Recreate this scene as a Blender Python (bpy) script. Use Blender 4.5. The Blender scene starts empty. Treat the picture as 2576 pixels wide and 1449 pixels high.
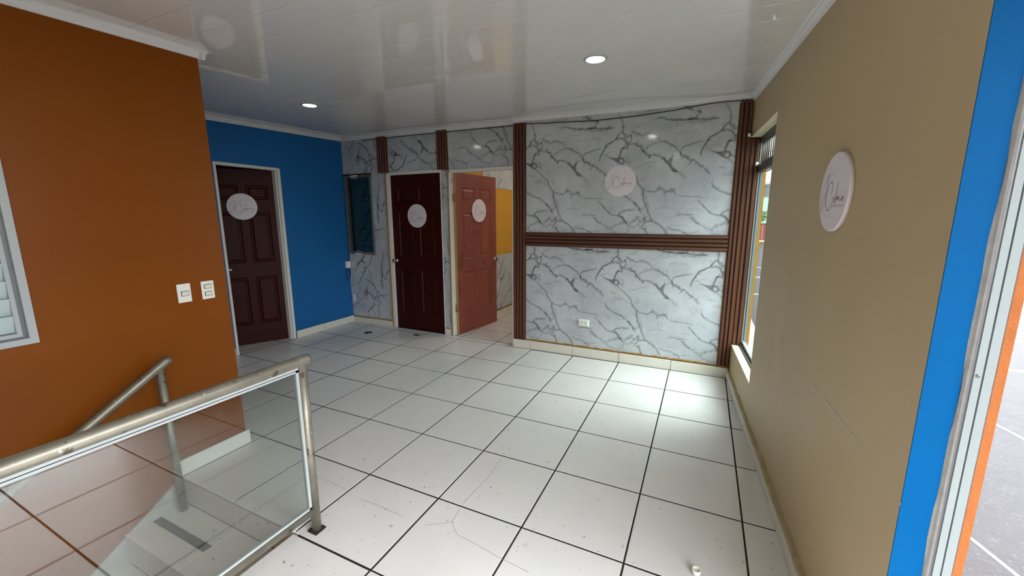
import bpy, bmesh, math, random
import numpy as np
from mathutils import Vector, Matrix
random.seed(4)
S = 0.5            # all plans below are in floor tiles; one tile is half a metre
C = bpy.context.scene.collection
sc = bpy.context.scene

# ------------------------------------------------------------------ camera, world, exposure
cam_d = bpy.data.cameras.new('camera'); cam = bpy.data.objects.new('camera', cam_d); C.objects.link(cam)
cam_d.sensor_width = 36.0; cam_d.lens = 1015.34/2576*36; cam_d.clip_start = 0.02; cam_d.clip_end = 300
cam.location = (-0.550*S, -8.2566*S, 3.06447*S)
cam.rotation_euler = (1.39391564, 0.00299410, 0.442826042)
sc.camera = cam
sc.view_settings.view_transform = 'Standard'; sc.view_settings.look = 'None'
sc.view_settings.gamma = 1.0; sc.view_settings.use_curve_mapping = False
sc.view_settings.exposure = 0.72
w = bpy.data.worlds.new('overcast_sky'); sc.world = w; w.use_nodes = True
nt = w.node_tree; nt.nodes.clear()
out = nt.nodes.new('ShaderNodeOutputWorld'); bg = nt.nodes.new('ShaderNodeBackground')
tc = nt.nodes.new('ShaderNodeTexCoord'); mp = nt.nodes.new('ShaderNodeMapping'); nz = nt.nodes.new('ShaderNodeTexNoise')
rp = nt.nodes.new('ShaderNodeValToRGB')
mp.inputs['Scale'].default_value = (1, 1, 3); nz.inputs['Scale'].default_value = 1.6; nz.inputs['Detail'].default_value = 5
rp.color_ramp.elements[0].color = (0.80, 0.88, 1.0, 1); rp.color_ramp.elements[1].color = (1.0, 1.0, 1.0, 1)
rp.color_ramp.elements[0].position = .35; rp.color_ramp.elements[1].position = .7
nt.links.new(tc.outputs['Generated'], mp.inputs['Vector']); nt.links.new(mp.outputs['Vector'], nz.inputs['Vector'])
nt.links.new(nz.outputs['Fac'], rp.inputs['Fac']); sx = nt.nodes.new('ShaderNodeSeparateXYZ'); mr = nt.nodes.new('ShaderNodeMapRange'); vm = nt.nodes.new('ShaderNodeVectorMath'); vm.operation = 'SCALE'
mr.inputs['To Min'].default_value = .34; mr.inputs['To Max'].default_value = 1.0          # overcast sky: three times brighter overhead than at the horizon
nt.links.new(tc.outputs['Generated'], sx.inputs[0]); nt.links.new(sx.outputs['Z'], mr.inputs['Value'])
nt.links.new(rp.outputs['Color'], vm.inputs[0]); nt.links.new(mr.outputs[0], vm.inputs['Scale']); nt.links.new(vm.outputs[0], bg.inputs['Color'])
bg.inputs['Strength'].default_value = 10.0
nt.links.new(bg.outputs['Background'], out.inputs['Surface'])
sun_d = bpy.data.lights.new('hazy_sun', 'SUN'); sun_d.energy = 2.9; sun_d.angle = math.radians(52); sun_d.color = (1.0, .985, .95)
sun = bpy.data.objects.new('hazy_sun', sun_d); C.objects.link(sun); sun.rotation_euler = Vector((1.0, .10, 1.1)).to_track_quat('Z', 'Y').to_euler()
sc.cycles.max_bounces = 8; sc.cycles.diffuse_bounces = 5; sc.cycles.glossy_bounces = 4; sc.cycles.transmission_bounces = 6
sc.cycles.caustics_reflective = False; sc.cycles.caustics_refractive = False
sc.cycles.sample_clamp_indirect = 6.0
sc.cycles.use_denoising = True

def portal(name, loc, rot, sx, sy):
    l = bpy.data.lights.new(name, 'AREA'); l.shape = 'RECTANGLE'; l.size = sx*S; l.size_y = sy*S; l.cycles.is_portal = True
    o = bpy.data.objects.new(name, l); C.objects.link(o); o.location = Vector(loc)*S; o.rotation_euler = rot
    return o
portal('sky_portal', (0.76, -8.7, 2.25), (0, math.radians(-90) + math.pi, 0), 4.5, 5.6)
portal('sky_portal', (0.30, -0.95, 2.5), (0, math.radians(-90) + math.pi, 0), 3.7, 1.9)

# ------------------------------------------------------------------ materials
def lin(c):
    return tuple((x/255/12.92 if x/255 <= .04045 else ((x/255+.055)/1.055)**2.4) for x in c) + (1,)
def mat(name, col, rough=.5, metal=0, spec=.5, noise=None, bump=None, speck=None, coat=0, stain=None):
    """noise=(scale, amount, stretch) mottles; bump=(scale, strength, distance, stretch); speck=(scale, threshold, colour, amount)"""
    m = bpy.data.materials.new(name); m.use_nodes = True; t = m.node_tree; p = t.nodes['Principled BSDF']
    p.inputs['Roughness'].default_value = rough; p.inputs['Metallic'].default_value = metal
    p.inputs['Specular IOR Level'].default_value = spec; p.inputs['Coat Weight'].default_value = coat
    p.inputs['Coat Roughness'].default_value = .1
    c = lin(col); g = t.nodes.new('ShaderNodeNewGeometry'); src = g.outputs['Position']
    rgb = t.nodes.new('ShaderNodeRGB'); rgb.outputs[0].default_value = c; cur = rgb.outputs[0]
    def noise_node(scale, stretch=(1, 1, 1), detail=6, rough_=.6):
        a = t.nodes.new('ShaderNodeMapping'); a.inputs['Scale'].default_value = stretch
        n = t.nodes.new('ShaderNodeTexNoise'); n.inputs['Scale'].default_value = scale; n.inputs['Detail'].default_value = detail
        n.inputs['Roughness'].default_value = rough_
        t.links.new(src, a.inputs['Vector']); t.links.new(a.outputs[0], n.inputs['Vector']); return n
    if noise:
        n = noise_node(noise[0], noise[2] if len(noise) > 2 else (1, 1, 1))
        mr = t.nodes.new('ShaderNodeMapRange'); mr.inputs['From Min'].default_value = .3; mr.inputs['From Max'].default_value = .7
        mr.inputs['To Min'].default_value = 1-noise[1]; mr.inputs['To Max'].default_value = 1+noise[1]*.6
        t.links.new(n.outputs['Fac'], mr.inputs['Value'])
        mx = t.nodes.new('ShaderNodeVectorMath'); mx.operation = 'SCALE'
        t.links.new(cur, mx.inputs[0]); t.links.new(mr.outputs[0], mx.inputs['Scale']); cur = mx.outputs[0]
    for s in ([speck] if speck and not isinstance(speck, list) else (speck or [])):
        n = noise_node(s[0], s[4] if len(s) > 4 else (1, 1, 1), 3, .5)
        mr = t.nodes.new('ShaderNodeMapRange'); mr.inputs['From Min'].default_value = s[1]; mr.inputs['From Max'].default_value = s[1]+.03
        mr.inputs['To Max'].default_value = s[3]
        t.links.new(n.outputs['Fac'], mr.inputs['Value'])
        mx = t.nodes.new('ShaderNodeMix'); mx.data_type = 'RGBA'; mx.inputs['B'].default_value = lin(s[2])
        t.links.new(cur, mx.inputs['A']); t.links.new(mr.outputs[0], mx.inputs['Factor']); cur = mx.outputs['Result']
    t.links.new(cur, p.inputs['Base Color'])
    if bump:
        n = noise_node(bump[0], bump[3] if len(bump) > 3 else (1, 1, 1), 4)
        b = t.nodes.new('ShaderNodeBump'); b.inputs['Strength'].default_value = bump[1]; b.inputs['Distance'].default_value = bump[2]
        t.links.new(n.outputs['Fac'], b.inputs['Height']); t.links.new(b.outputs[0], p.inputs['Normal'])
    return m
def emit(name, col, s):
    m = bpy.data.materials.new(name); m.use_nodes = True; p = m.node_tree.nodes['Principled BSDF']
    p.inputs['Base Color'].default_value = (1, 1, 1, 1); p.inputs['Emission Color'].default_value = lin(col); p.inputs['Emission Strength'].default_value = s
    return m
M = {}
M['tile'] = mat('glazed_floor_tile', (226, 224, 219), .30, noise=(2.2, .05), bump=(90, .10, .001), speck=[(38, .69, (120, 114, 106), .7), (9, .72, (150, 145, 136), .25)])
M['grout'] = mat('dark_grout', (30, 26, 23), .9, noise=(30, .3))
M['hair'] = mat('hairline_crack', (150, 145, 138), .7)
M['base_tile'] = mat('skirting_tile', (222, 218, 206), .35, noise=(4, .06))
M['mortar'] = mat('ragged_mortar', (176, 160, 122), .9, noise=(20, .2), bump=(60, .5, .004))
M['orange'] = mat('orange_wall_paint', (128, 66, 2), .36, spec=.22, noise=(1.3, .06), bump=(160, .10, .001))
M['blue'] = mat('blue_wall_paint', (30, 102, 164), .45, spec=.25, noise=(1.5, .06), bump=(140, .08, .001))
M['blue_bright'] = mat('bright_blue_paint', (0, 84, 140), .6, spec=.08, noise=(5, .05), bump=(120, .12, .001))
M['tan'] = mat('tan_wall_paint', (184, 163, 126), .55, noise=(1.1, .07, (1, 1, .7)), bump=(50, .10, .0015), speck=[(7, .73, (110, 92, 66), .45, (1, 1, .6)), (2.2, .68, (190, 174, 150), .35, (1, 1, .25))])
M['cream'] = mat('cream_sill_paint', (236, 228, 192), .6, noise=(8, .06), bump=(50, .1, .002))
M['mustard'] = mat('mustard_paint', (205, 150, 32), .55, noise=(3, .06))
M['glue'] = mat('old_yellow_glue', (168, 116, 38), .8, noise=(25, .3), bump=(80, .5, .003))
M['white'] = mat('white_trim_paint', (228, 226, 220), .4, noise=(6, .05))
M['cornice'] = mat('white_cornice', (226, 226, 228), .3, noise=(6, .03))
M['pvc'] = mat('glossy_pvc_ceiling', (222, 220, 217), .035, spec=.9, noise=(1.2, .03), bump=(1.6, .018, .02, (1.2, 3, 1)))
M['gap'] = mat('ceiling_joint', (150, 146, 142), .6)
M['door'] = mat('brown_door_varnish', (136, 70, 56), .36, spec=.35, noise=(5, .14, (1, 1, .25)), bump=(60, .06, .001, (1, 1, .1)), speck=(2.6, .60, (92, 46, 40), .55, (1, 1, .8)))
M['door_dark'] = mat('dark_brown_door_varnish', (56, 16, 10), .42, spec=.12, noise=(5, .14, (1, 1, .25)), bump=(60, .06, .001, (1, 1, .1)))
M['rawwood'] = mat('bare_wood_edge', (176, 142, 96), .7, noise=(12, .2, (1, 1, .1)))
M['slat'] = mat('walnut_slat', (92, 52, 34), .42, noise=(14, .3, (1, 1, .06)), bump=(60, .15, .001, (1, 1, .05)), speck=(9, .74, (40, 18, 10), .8, (1, 1, .5)))
M['slat_h'] = mat('walnut_slat_horizontal', (92, 52, 34), .42, noise=(14, .3, (.06, 1, 1)), bump=(60, .15, .001, (.05, 1, 1)), speck=(9, .74, (40, 18, 10), .8, (.5, 1, 1)))
M['slat_back'] = mat('walnut_backing', (46, 24, 15), .6)
M['alu'] = mat('white_aluminium', (176, 182, 182), .4, noise=(5, .03))
M['alu_ext'] = mat('darkened_white_aluminium', (146, 153, 152), .45, spec=.3, noise=(5, .03))  # white aluminium darkened to offset the strong daylight on these frames
M['alu_grey'] = mat('grey_aluminium', (120, 122, 124), .4, metal=.3)
M['alu_dark'] = mat('bronze_aluminium', (82, 76, 70), .45, metal=.2)
M['caulk'] = mat('grey_caulk', (140, 136, 130), .8, noise=(30, .15), bump=(40, .5, .003))
M['ext_orange'] = mat('orange_stucco', (168, 96, 44), .9, noise=(25, .1), bump=(120, .5, .003))
M['steel'] = mat('worn_galvanised_pipe', (150, 144, 130), .42, metal=.7, noise=(9, .22), bump=(60, .12, .001), speck=[(16, .64, (88, 80, 66), .8), (40, .68, (228, 226, 214), .6)])
M['rust'] = mat('rusty_plate', (44, 32, 27), .85, noise=(30, .4))
M['chrome'] = mat('chrome_knob', (190, 186, 180), .15, metal=1)
M['brass'] = mat('brass_hinge', (170, 138, 70), .35, metal=.8, noise=(40, .2))
M['plastic'] = mat('white_plastic', (238, 236, 228), .35)
M['slot'] = mat('dark_slot', (30, 28, 26), .6)
M['rocker'] = mat('cream_plastic', (226, 222, 206), .3)
M['cable'] = mat('black_cable', (16, 16, 18), .5)
M['tape'] = mat('grey_antislip_tape', (84, 84, 84), .95, noise=(120, .3), bump=(300, .4, .001))
M['plaster'] = mat('grey_stair_plaster', (186, 182, 178), .7, noise=(6, .12), bump=(30, .2, .002), speck=(20, .7, (110, 100, 92), .6))
M['sign'] = mat('white_sign_board', (222, 214, 220), .45)
M['ink'] = mat('mauve_ink', (132, 84, 96), .6)
M['ink_grey'] = mat('grey_ink', (150, 144, 150), .6)
M['ink_pink'] = mat('pale_pink_ink', (206, 164, 172), .6)
M['louver'] = mat('pale_louver_glass', (196, 212, 214), .2, spec=.6)
M['dark'] = mat('unlit_room_dark', (40, 36, 34), .8)  # near-black wall colour stands in for the shade of an unlit room
M['asphalt'] = mat('worn_asphalt', (50, 49, 50), .9, noise=(8, .12), bump=(60, .5, .01), speck=[(50, .60, (66, 65, 65), .6), (60, .66, (34, 33, 34), .5)])
M['paint_white'] = mat('road_paint_white', (110, 110, 108), .8, noise=(20, .12))
M['paint_yellow'] = mat('road_paint_yellow', (128, 106, 40), .8, noise=(20, .15))
M['green_wall'] = mat('mint_house_paint', (172, 214, 182), .8, noise=(2, .05))
M['grey_wall'] = mat('pale_concrete', (190, 190, 186), .85, noise=(2, .08))
M['red_metal'] = mat('maroon_fence_metal', (128, 52, 56), .6, noise=(3, .1))
M['leaf'] = mat('tree_leaf', (96, 132, 70), .7, noise=(6, .25))
M['bark'] = mat('tree_bark', (96, 82, 66), .9, noise=(10, .3))
M['lamp_on'] = emit('lit_diffuser', (255, 252, 244), 30)
# clear panes
def glass(name, tint, rough=0.0, film=1.0):
    m = bpy.data.materials.new(name); m.use_nodes = True; t = m.node_tree; t.nodes.clear()
    o = t.nodes.new('ShaderNodeOutputMaterial'); tr = t.nodes.new('ShaderNodeBsdfTransparent'); gl = t.nodes.new('ShaderNodeBsdfGlossy')
    mx = t.nodes.new('ShaderNodeMixShader'); fr = t.nodes.new('ShaderNodeFresnel'); fr.inputs['IOR'].default_value = 1.5
    tr.inputs['Color'].default_value = lin(tint); gl.inputs['Roughness'].default_value = rough
    mul = t.nodes.new('ShaderNodeMath'); mul.operation = 'MULTIPLY'; mul.inputs[1].default_value = film; mul.use_clamp = True
    ge = t.nodes.new('ShaderNodeNewGeometry'); ir = t.nodes.new('ShaderNodeMapRange'); ir.inputs['To Min'].default_value = 1.5; ir.inputs['To Max'].default_value = 1/1.5
    t.links.new(ge.outputs['Backfacing'], ir.inputs['Value']); t.links.new(ir.outputs[0], fr.inputs['IOR'])     # a pane has air on both sides
    t.links.new(fr.outputs[0], mul.inputs[0]); t.links.new(mul.outputs[0], mx.inputs[0])
    t.links.new(tr.outputs[0], mx.inputs[1]); t.links.new(gl.outputs[0], mx.inputs[2]); t.links.new(mx.outputs[0], o.inputs['Surface'])
    return m
M['pane'] = glass('clear_pane', (235, 242, 240))
M['film'] = glass('reflective_film_glass', (236, 240, 238), film=1.8)
M['tint'] = glass('blue_green_louver_glass', (178, 202, 206), .02)
def marble():
    m = bpy.data.materials.new('printed_marble_sheet'); m.use_nodes = True; t = m.node_tree; p = t.nodes['Principled BSDF']
    p.inputs['Roughness'].default_value = .09; p.inputs['Specular IOR Level'].default_value = .5
    a = t.nodes.new('ShaderNodeVertexColor'); a.layer_name = 'vein'
    g = t.nodes.new('ShaderNodeNewGeometry')
    n = t.nodes.new('ShaderNodeTexNoise'); n.inputs['Scale'].default_value = 3.2; n.inputs['Detail'].default_value = 8; n.inputs['Roughness'].default_value = .65
    t.links.new(g.outputs['Position'], n.inputs['Vector'])
    r = t.nodes.new('ShaderNodeValToRGB'); r.color_ramp.elements[0].position = .3; r.color_ramp.elements[1].position = .62
    r.color_ramp.elements[0].color = lin((172, 178, 182)); r.color_ramp.elements[1].color = lin((198, 202, 206))
    t.links.new(n.outputs['Fac'], r.inputs['Fac'])
    n2 = t.nodes.new('ShaderNodeTexNoise'); n2.inputs['Scale'].default_value = 60; n2.inputs['Detail'].default_value = 4
    t.links.new(g.outputs['Position'], n2.inputs['Vector'])
    mul = t.nodes.new('ShaderNodeMapRange'); mul.inputs['From Min'].default_value = .3; mul.inputs['From Max'].default_value = .7; mul.inputs['To Min'].default_value = .8; mul.inputs['To Max'].default_value = 1.12
    t.links.new(n2.outputs['Fac'], mul.inputs['Value'])
    mm = t.nodes.new('ShaderNodeMath'); mm.operation = 'MULTIPLY'; t.links.new(a.outputs['Color'], mm.inputs[0]); t.links.new(mul.outputs[0], mm.inputs[1]); mm.use_clamp = True
    mx = t.nodes.new('ShaderNodeMix'); mx.data_type = 'RGBA'; mx.inputs['B'].default_value = lin((38, 42, 42))
    t.links.new(r.outputs['Color'], mx.inputs['A']); t.links.new(mm.outputs[0], mx.inputs['Factor'])
    t.links.new(mx.outputs['Result'], p.inputs['Base Color'])
    return m
M['marble'] = marble()

# ------------------------------------------------------------------ mesh helpers (plan units)
def V(*a): return Vector(a)
class MB:
    def __init__(s): s.v = []; s.f = []; s.mi = []; s.sm = []
    def add(s, vs, fs, mi=0, smooth=False):
        b = len(s.v); s.v += [tuple(v) for v in vs]; s.f += [[b+i for i in f] for f in fs]; s.mi += [mi]*len(fs); s.sm += [smooth]*len(fs); return s
    def box(s, x0, x1, y0, y1, z0, z1, fr=None, mi=0, ch=0):
        if ch: return s.chbox(x0, x1, y0, y1, z0, z1, fr, mi, ch)
        vs = [(x, y, z) for x in (x0, x1) for y in (y0, y1) for z in (z0, z1)]
        if fr: vs = [fr(*v) for v in vs]
        return s.add(vs, [(0,1,3,2),(4,6,7,5),(0,4,5,1),(2,3,7,6),(0,2,6,4),(1,5,7,3)], mi)
    def chbox(s, x0, x1, y0, y1, z0, z1, fr, mi, c):
        bm = bmesh.new(); bmesh.ops.create_cube(bm, size=1)
        for v in bm.verts: v.co = Vector(((x0+x1)/2+v.co.x*(x1-x0), (y0+y1)/2+v.co.y*(y1-y0), (z0+z1)/2+v.co.z*(z1-z0)))
        bmesh.ops.bevel(bm, geom=bm.edges[:], offset=c, segments=2, profile=.5, affect='EDGES')
        bm.verts.ensure_lookup_table()
        vs = [fr(*v.co) if fr else tuple(v.co) for v in bm.verts]; fs = [[v.index for v in f.verts] for f in bm.faces]; bm.free()
        return s.add(vs, fs, mi)
    def prism(s, poly, a, b, fn, mi=0, smooth=False):
        """poly of (p,q) swept from a to b, fn(p,q,t)->point"""
        n = len(poly); vs = [fn(p, q, a) for p, q in poly] + [fn(p, q, b) for p, q in poly]
        s.add(vs, [[i, (i+1) % n, n+(i+1) % n, n+i] for i in range(n)], mi, smooth)
        return s.add(vs, [list(range(n))[::-1], list(range(n, 2*n))], mi)
    def tube(s, pts, r, n=12, mi=0, caps=True):
        pts = [Vector(p) for p in pts]; rings = []; up = None
        for i, p in enumerate(pts):
            d = (pts[min(i+1, len(pts)-1)]-pts[max(i-1, 0)]).normalized()
            if up is None: up = Vector((0, 0, 1)) if abs(d.z) < .9 else Vector((0, 1, 0))
            a = d.cross(up).normalized(); b = a.cross(d).normalized(); up = b
            rr = r[i] if isinstance(r, (list, tuple)) else r
            rings.append([p + a*math.cos(2*math.pi*k/n)*rr + b*math.sin(2*math.pi*k/n)*rr for k in range(n)])
        vs = [v for rg in rings for v in rg]
        fs = [[i*n+k, i*n+(k+1) % n, (i+1)*n+(k+1) % n, (i+1)*n+k] for i in range(len(rings)-1) for k in range(n)]
        s.add(vs, fs, mi, True)
        if caps: s.add(rings[0]+rings[-1], [list(range(n)), list(range(n, 2*n))[::-1]], mi)
        return s
    def lathe(s, prof, n=32, fr=None, mi=0):
        """prof of (r,h) around local axis; fr(x,y,h)->point"""
        vs = [(r*math.cos(2*math.pi*k/n), r*math.sin(2*math.pi*k/n), h) for r, h in prof for k in range(n)]
        if fr: vs = [fr(*v) for v in vs]
        fs = [[i*n+k, i*n+(k+1) % n, (i+1)*n+(k+1) % n, (i+1)*n+k] for i in range(len(prof)-1) for k in range(n)]
        s.add(vs, fs, mi, True)
        s.add(vs[:n] + vs[-n:], [list(range(n)), list(range(n, 2*n))[::-1]], mi)
        return s
    def obj(s, name, mats, parent=None, origin=None):
        if origin is None:
            xs = [v[0] for v in s.v]; ys = [v[1] for v in s.v]; zs = [v[2] for v in s.v]
            origin = ((min(xs)+max(xs))/2, (min(ys)+max(ys))/2, min(zs))
        origin = Vector(origin)
        me = bpy.data.meshes.new(name)
        me.from_pydata([(Vector(v)-origin)*S for v in s.v], [], s.f)
        for m in (mats if isinstance(mats, (list, tuple)) else [mats]): me.materials.append(m)
        me.polygons.foreach_set('material_index', s.mi); me.polygons.foreach_set('use_smooth', s.sm)
        bm = bmesh.new(); bm.from_mesh(me)
        bmesh.ops.remove_doubles(bm, verts=bm.verts[:], dist=1e-6); bmesh.ops.recalc_face_normals(bm, faces=bm.faces[:]); bm.to_mesh(me); bm.free()
        o = bpy.data.objects.new(name, me); C.objects.link(o)
        place(o, origin*S, parent); return o
ORG = {}
def place(o, wloc, parent=None):
    ORG[o.name] = Vector(wloc)
    if parent is not None: o.parent = parent; o.location = Vector(wloc)-ORG[parent.name]
    else: o.location = wloc
def empty(name, loc):
    o = bpy.data.objects.new(name, None); o.empty_display_size = .05; C.objects.link(o); place(o, Vector(loc)*S); return o
def tag(o, label=None, cat=None, group=None, kind=None):
    if label: o['label'] = label
    if cat: o['category'] = cat
    if group: o['group'] = group
    if kind: o['kind'] = kind
    return o
def struct(o, label=None, cat=None): return tag(o, label, cat, kind='structure')
def ceil_z(x, y): return 5.06 - .012*x + .03*(y-.13)
# right-hand wall frame: u runs from the far corner toward the viewer, n points outside
RO = Vector((.048, .131, 0)); RD = Vector((.325, -4.65, 0)).normalized(); RN = Vector((-RD.y, RD.x, 0))
def RW(u, n, z): p = RO + RD*u + RN*n; return (p.x, p.y, z)

# vein polylines of one repeat: width, darkness, raggedness, points (1/100 tile)
VEINS=[(14,85,10,[-213,225,-219,222,-222,217,-226,211,-234,206,-243,201,-246,197,-249,191,-254,184,-256,177,-257,171]),(6,60,10,[-220,218,-224,212,-233,207,-242,203,-248,196,-252,187,-255,182]),(9,80,10,[-216,224,-211,219,-207,220,-204,213,-197,218,-196,209,-198,203,-203,202,-205,199]),(8,80,10,[-213,237,-213,231,-213,225,-209,214,-207,211]),(11,80,10,[-224,209,-216,212,-209,209,-205,202,-203,196,-204,193]),(21,75,6,[-204,193,-212,194,-215,188,-217,181,-219,177]),(8,70,10,[-242,179,-231,175,-223,168,-214,164,-209,161]),(6,60,10,[-209,174,-205,168,-202,165,-199,161]),(6,45,10,[-208,176,-201,176,-199,168]),(9,75,10,[-396,163,-390,158,-384,153,-377,145,-370,140,-367,134,-364,126,-359,119,-354,114,-353,101,-349,89,-345,78,-340,65,-334,54,-320,46,-312,39,-305,27,-302,23]),(6,60,12,[-354,114,-356,105,-353,92,-348,82,-346,77]),(6,50,12,[-349,98,-344,87,-343,76,-337,65]),(8,50,12,[-332,51,-320,44,-310,32,-304,24]),(8,75,8,[-354,114,-344,110,-333,108,-325,115,-320,115,-314,109]),(12,70,8,[-329,111,-324,115,-321,115]),(9,75,10,[-314,109,-306,109,-303,112,-297,110,-297,107,-294,102]),(6,65,6,[-294,102,-284,99,-273,99,-260,98,-248,96]),(6,60,6,[-315,112,-315,98]),(5,35,5,[-313,98,-311,83]),(8,80,10,[-235,123,-233,117,-229,113,-225,110]),(9,80,14,[-225,110,-217,106,-211,104,-205,102,-199,99,-195,95,-189,91]),(24,70,14,[-189,91,-184,87,-179,82]),(18,70,14,[-178,81,-175,76,-172,72]),(6,70,10,[-172,70,-170,77,-165,80]),(8,80,7,[-256,92,-252,88,-247,83,-242,77,-236,71,-232,67,-227,65,-220,64,-215,63,-210,61]),(18,75,12,[-216,65,-210,62,-205,57,-202,52,-198,47,-194,45]),(8,70,10,[-217,65,-213,69,-208,72,-198,75,-190,75,-184,74]),(8,65,14,[-200,51,-208,51,-212,46,-219,46,-226,42,-230,36]),(14,35,14,[-230,35,-226,30,-217,28,-208,25,-201,26,-195,34,-192,45]),(11,60,12,[-379,49,-372,52,-365,55,-360,60,-362,62]),(9,65,12,[-360,56,-357,51,-350,58,-349,61,-343,61]),(21,60,10,[-349,60,-348,54,-350,47]),(11,70,10,[-347,51,-340,53,-333,53]),(6,60,10,[-359,51,-362,45,-355,43,-350,47,-355,40,-357,37]),(6,55,10,[-377,43,-369,40,-361,45]),(18,55,8,[-354,38,-347,39,-344,32,-342,24,-341,19]),(8,85,10,[-382,224,-376,221,-371,218,-365,216,-360,213]),(14,50,14,[-360,214,-352,217,-342,215,-335,212,-330,206]),(9,55,14,[-330,205,-332,199,-338,198,-345,195,-352,191,-355,189]),(15,60,14,[-328,202,-321,200,-313,196,-307,193,-299,188,-294,183]),(21,75,14,[-293,181,-290,175,-288,170]),(8,80,7,[-291,181,-288,187,-285,189,-279,190,-270,193,-262,195,-255,196]),(12,70,7,[-283,189,-276,191]),(39,50,15,[-286,173,-279,169,-274,163]),(14,70,14,[-274,157,-270,164,-268,165]),(9,85,10,[-268,165,-263,160,-258,155,-252,152,-249,149]),(9,70,18,[-249,149,-245,144,-240,138]),(8,70,13,[-388,200,-379,199,-371,200,-364,195,-361,194]),(18,75,13,[-371,198,-363,194,-357,185,-352,180,-348,177]),(15,85,12,[-348,177,-344,175,-346,172]),(9,80,7,[-344,177,-336,177,-329,175,-325,172]),(21,75,8,[-325,172,-320,170,-315,164,-311,158]),(15,85,10,[-304,148,-299,145,-292,143]),(24,25,15,[-292,142,-285,137,-278,133]),(6,50,8,[-306,183,-304,174,-297,172,-294,180]),(11,80,10,[-319,240,-309,238,-302,236,-291,235,-284,235]),(20,85,16,[-284,235,-277,235,-270,236,-265,235]),(11,80,12,[-265,235,-256,234,-247,232,-239,233,-232,232]),(9,50,14,[-281,233,-273,229,-261,229,-252,230,-249,229]),(5,40,6,[-373,156,-361,156,-353,160,-347,163,-334,166]),(5,30,6,[-357,146,-352,152,-341,157]),(11,35,15,[-409,148,-404,148,-398,146]),(8,30,15,[-400,135,-392,138,-386,137,-378,133,-370,129]),(6,30,15,[-402,137,-390,134,-382,135]),(8,60,8,[-307,40,-301,39,-293,37,-284,36,-278,32]),(12,65,8,[-279,32,-274,31,-269,30]),(8,65,10,[-269,30,-269,25,-267,20]),(6,40,10,[-269,31,-258,32,-249,35]),(24,45,16,[-267,60,-261,56,-254,50,-248,46]),(17,35,16,[-248,46,-240,41,-231,38]),(8,60,10,[-294,63,-283,66,-272,64,-266,66,-261,64]),(5,35,6,[-300,212,-293,214,-282,217]),(5,35,6,[-313,224,-302,226,-296,228]),(5,30,6,[-378,228,-370,230,-360,232]),(5,30,6,[-282,213,-269,216,-261,214]),(5,40,8,[-251,132,-244,127,-240,122]),(5,30,8,[-256,129,-249,120,-243,113]),(5,35,10,[-332,73,-317,79,-302,78,-292,75]),(5,25,10,[-310,91,-302,93,-295,96]),(5,30,7,[-188,157,-180,157,-172,159]),(5,30,8,[-272,75,-260,77,-252,75]),(5,30,8,[-233,97,-227,93,-222,91]),(5,25,8,[-301,45,-282,45,-269,45]),(5,30,7,[-351,136,-356,129,-356,139]),(5,25,7,[-284,114,-282,121,-284,126]),(5,30,7,[-391,183,-399,174,-409,186]),(6,50,10,[-389,178,-384,173,-386,167,-380,164]),(5,40,10,[-305,197,-300,200,-301,195]),(5,25,10,[-258,203,-264,211,-271,215]),(6,40,10,[-238,179,-254,184]),(5,35,10,[-251,182,-240,186,-230,187]),(9,60,10,[-214,226,-214,233,-214,241,-218,249,-223,256]),(7,50,12,[-378,251,-369,254,-350,257,-335,256,-326,259,-324,263]),(9,80,10,[-339,243,-329,243,-319,239,-302,237,-286,236]),(21,80,15,[-286,235,-275,236,-266,236]),(9,70,10,[-265,235,-250,233,-240,234,-232,232]),(21,60,15,[-287,259,-281,254,-275,251]),(21,70,14,[-268,248,-262,247,-262,243]),(7,80,10,[-266,236,-267,243]),(7,50,10,[-295,260,-287,256,-275,250]),(9,60,14,[-287,262,-276,264,-260,262,-241,262]),(5,30,8,[-379,228,-369,232,-358,235]),(5,30,8,[-314,225,-302,225,-286,229]),(5,30,8,[-298,212,-286,217]),(5,35,8,[-337,225,-329,220,-320,224,-312,234])]
BLOBS=[(75,[-242,179,-231,176,-223,175,-219,177,-210,175,-207,168,-211,164,-216,164,-223,168,-232,174]),(70,[-314,162,-308,170,-302,175,-304,168,-306,161,-304,154,-296,148,-292,143,-302,145,-309,154]),(0,[-210,169,-211,166,-214,165,-216,166,-218,169,-217,172,-214,174,-211,172])]

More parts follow.
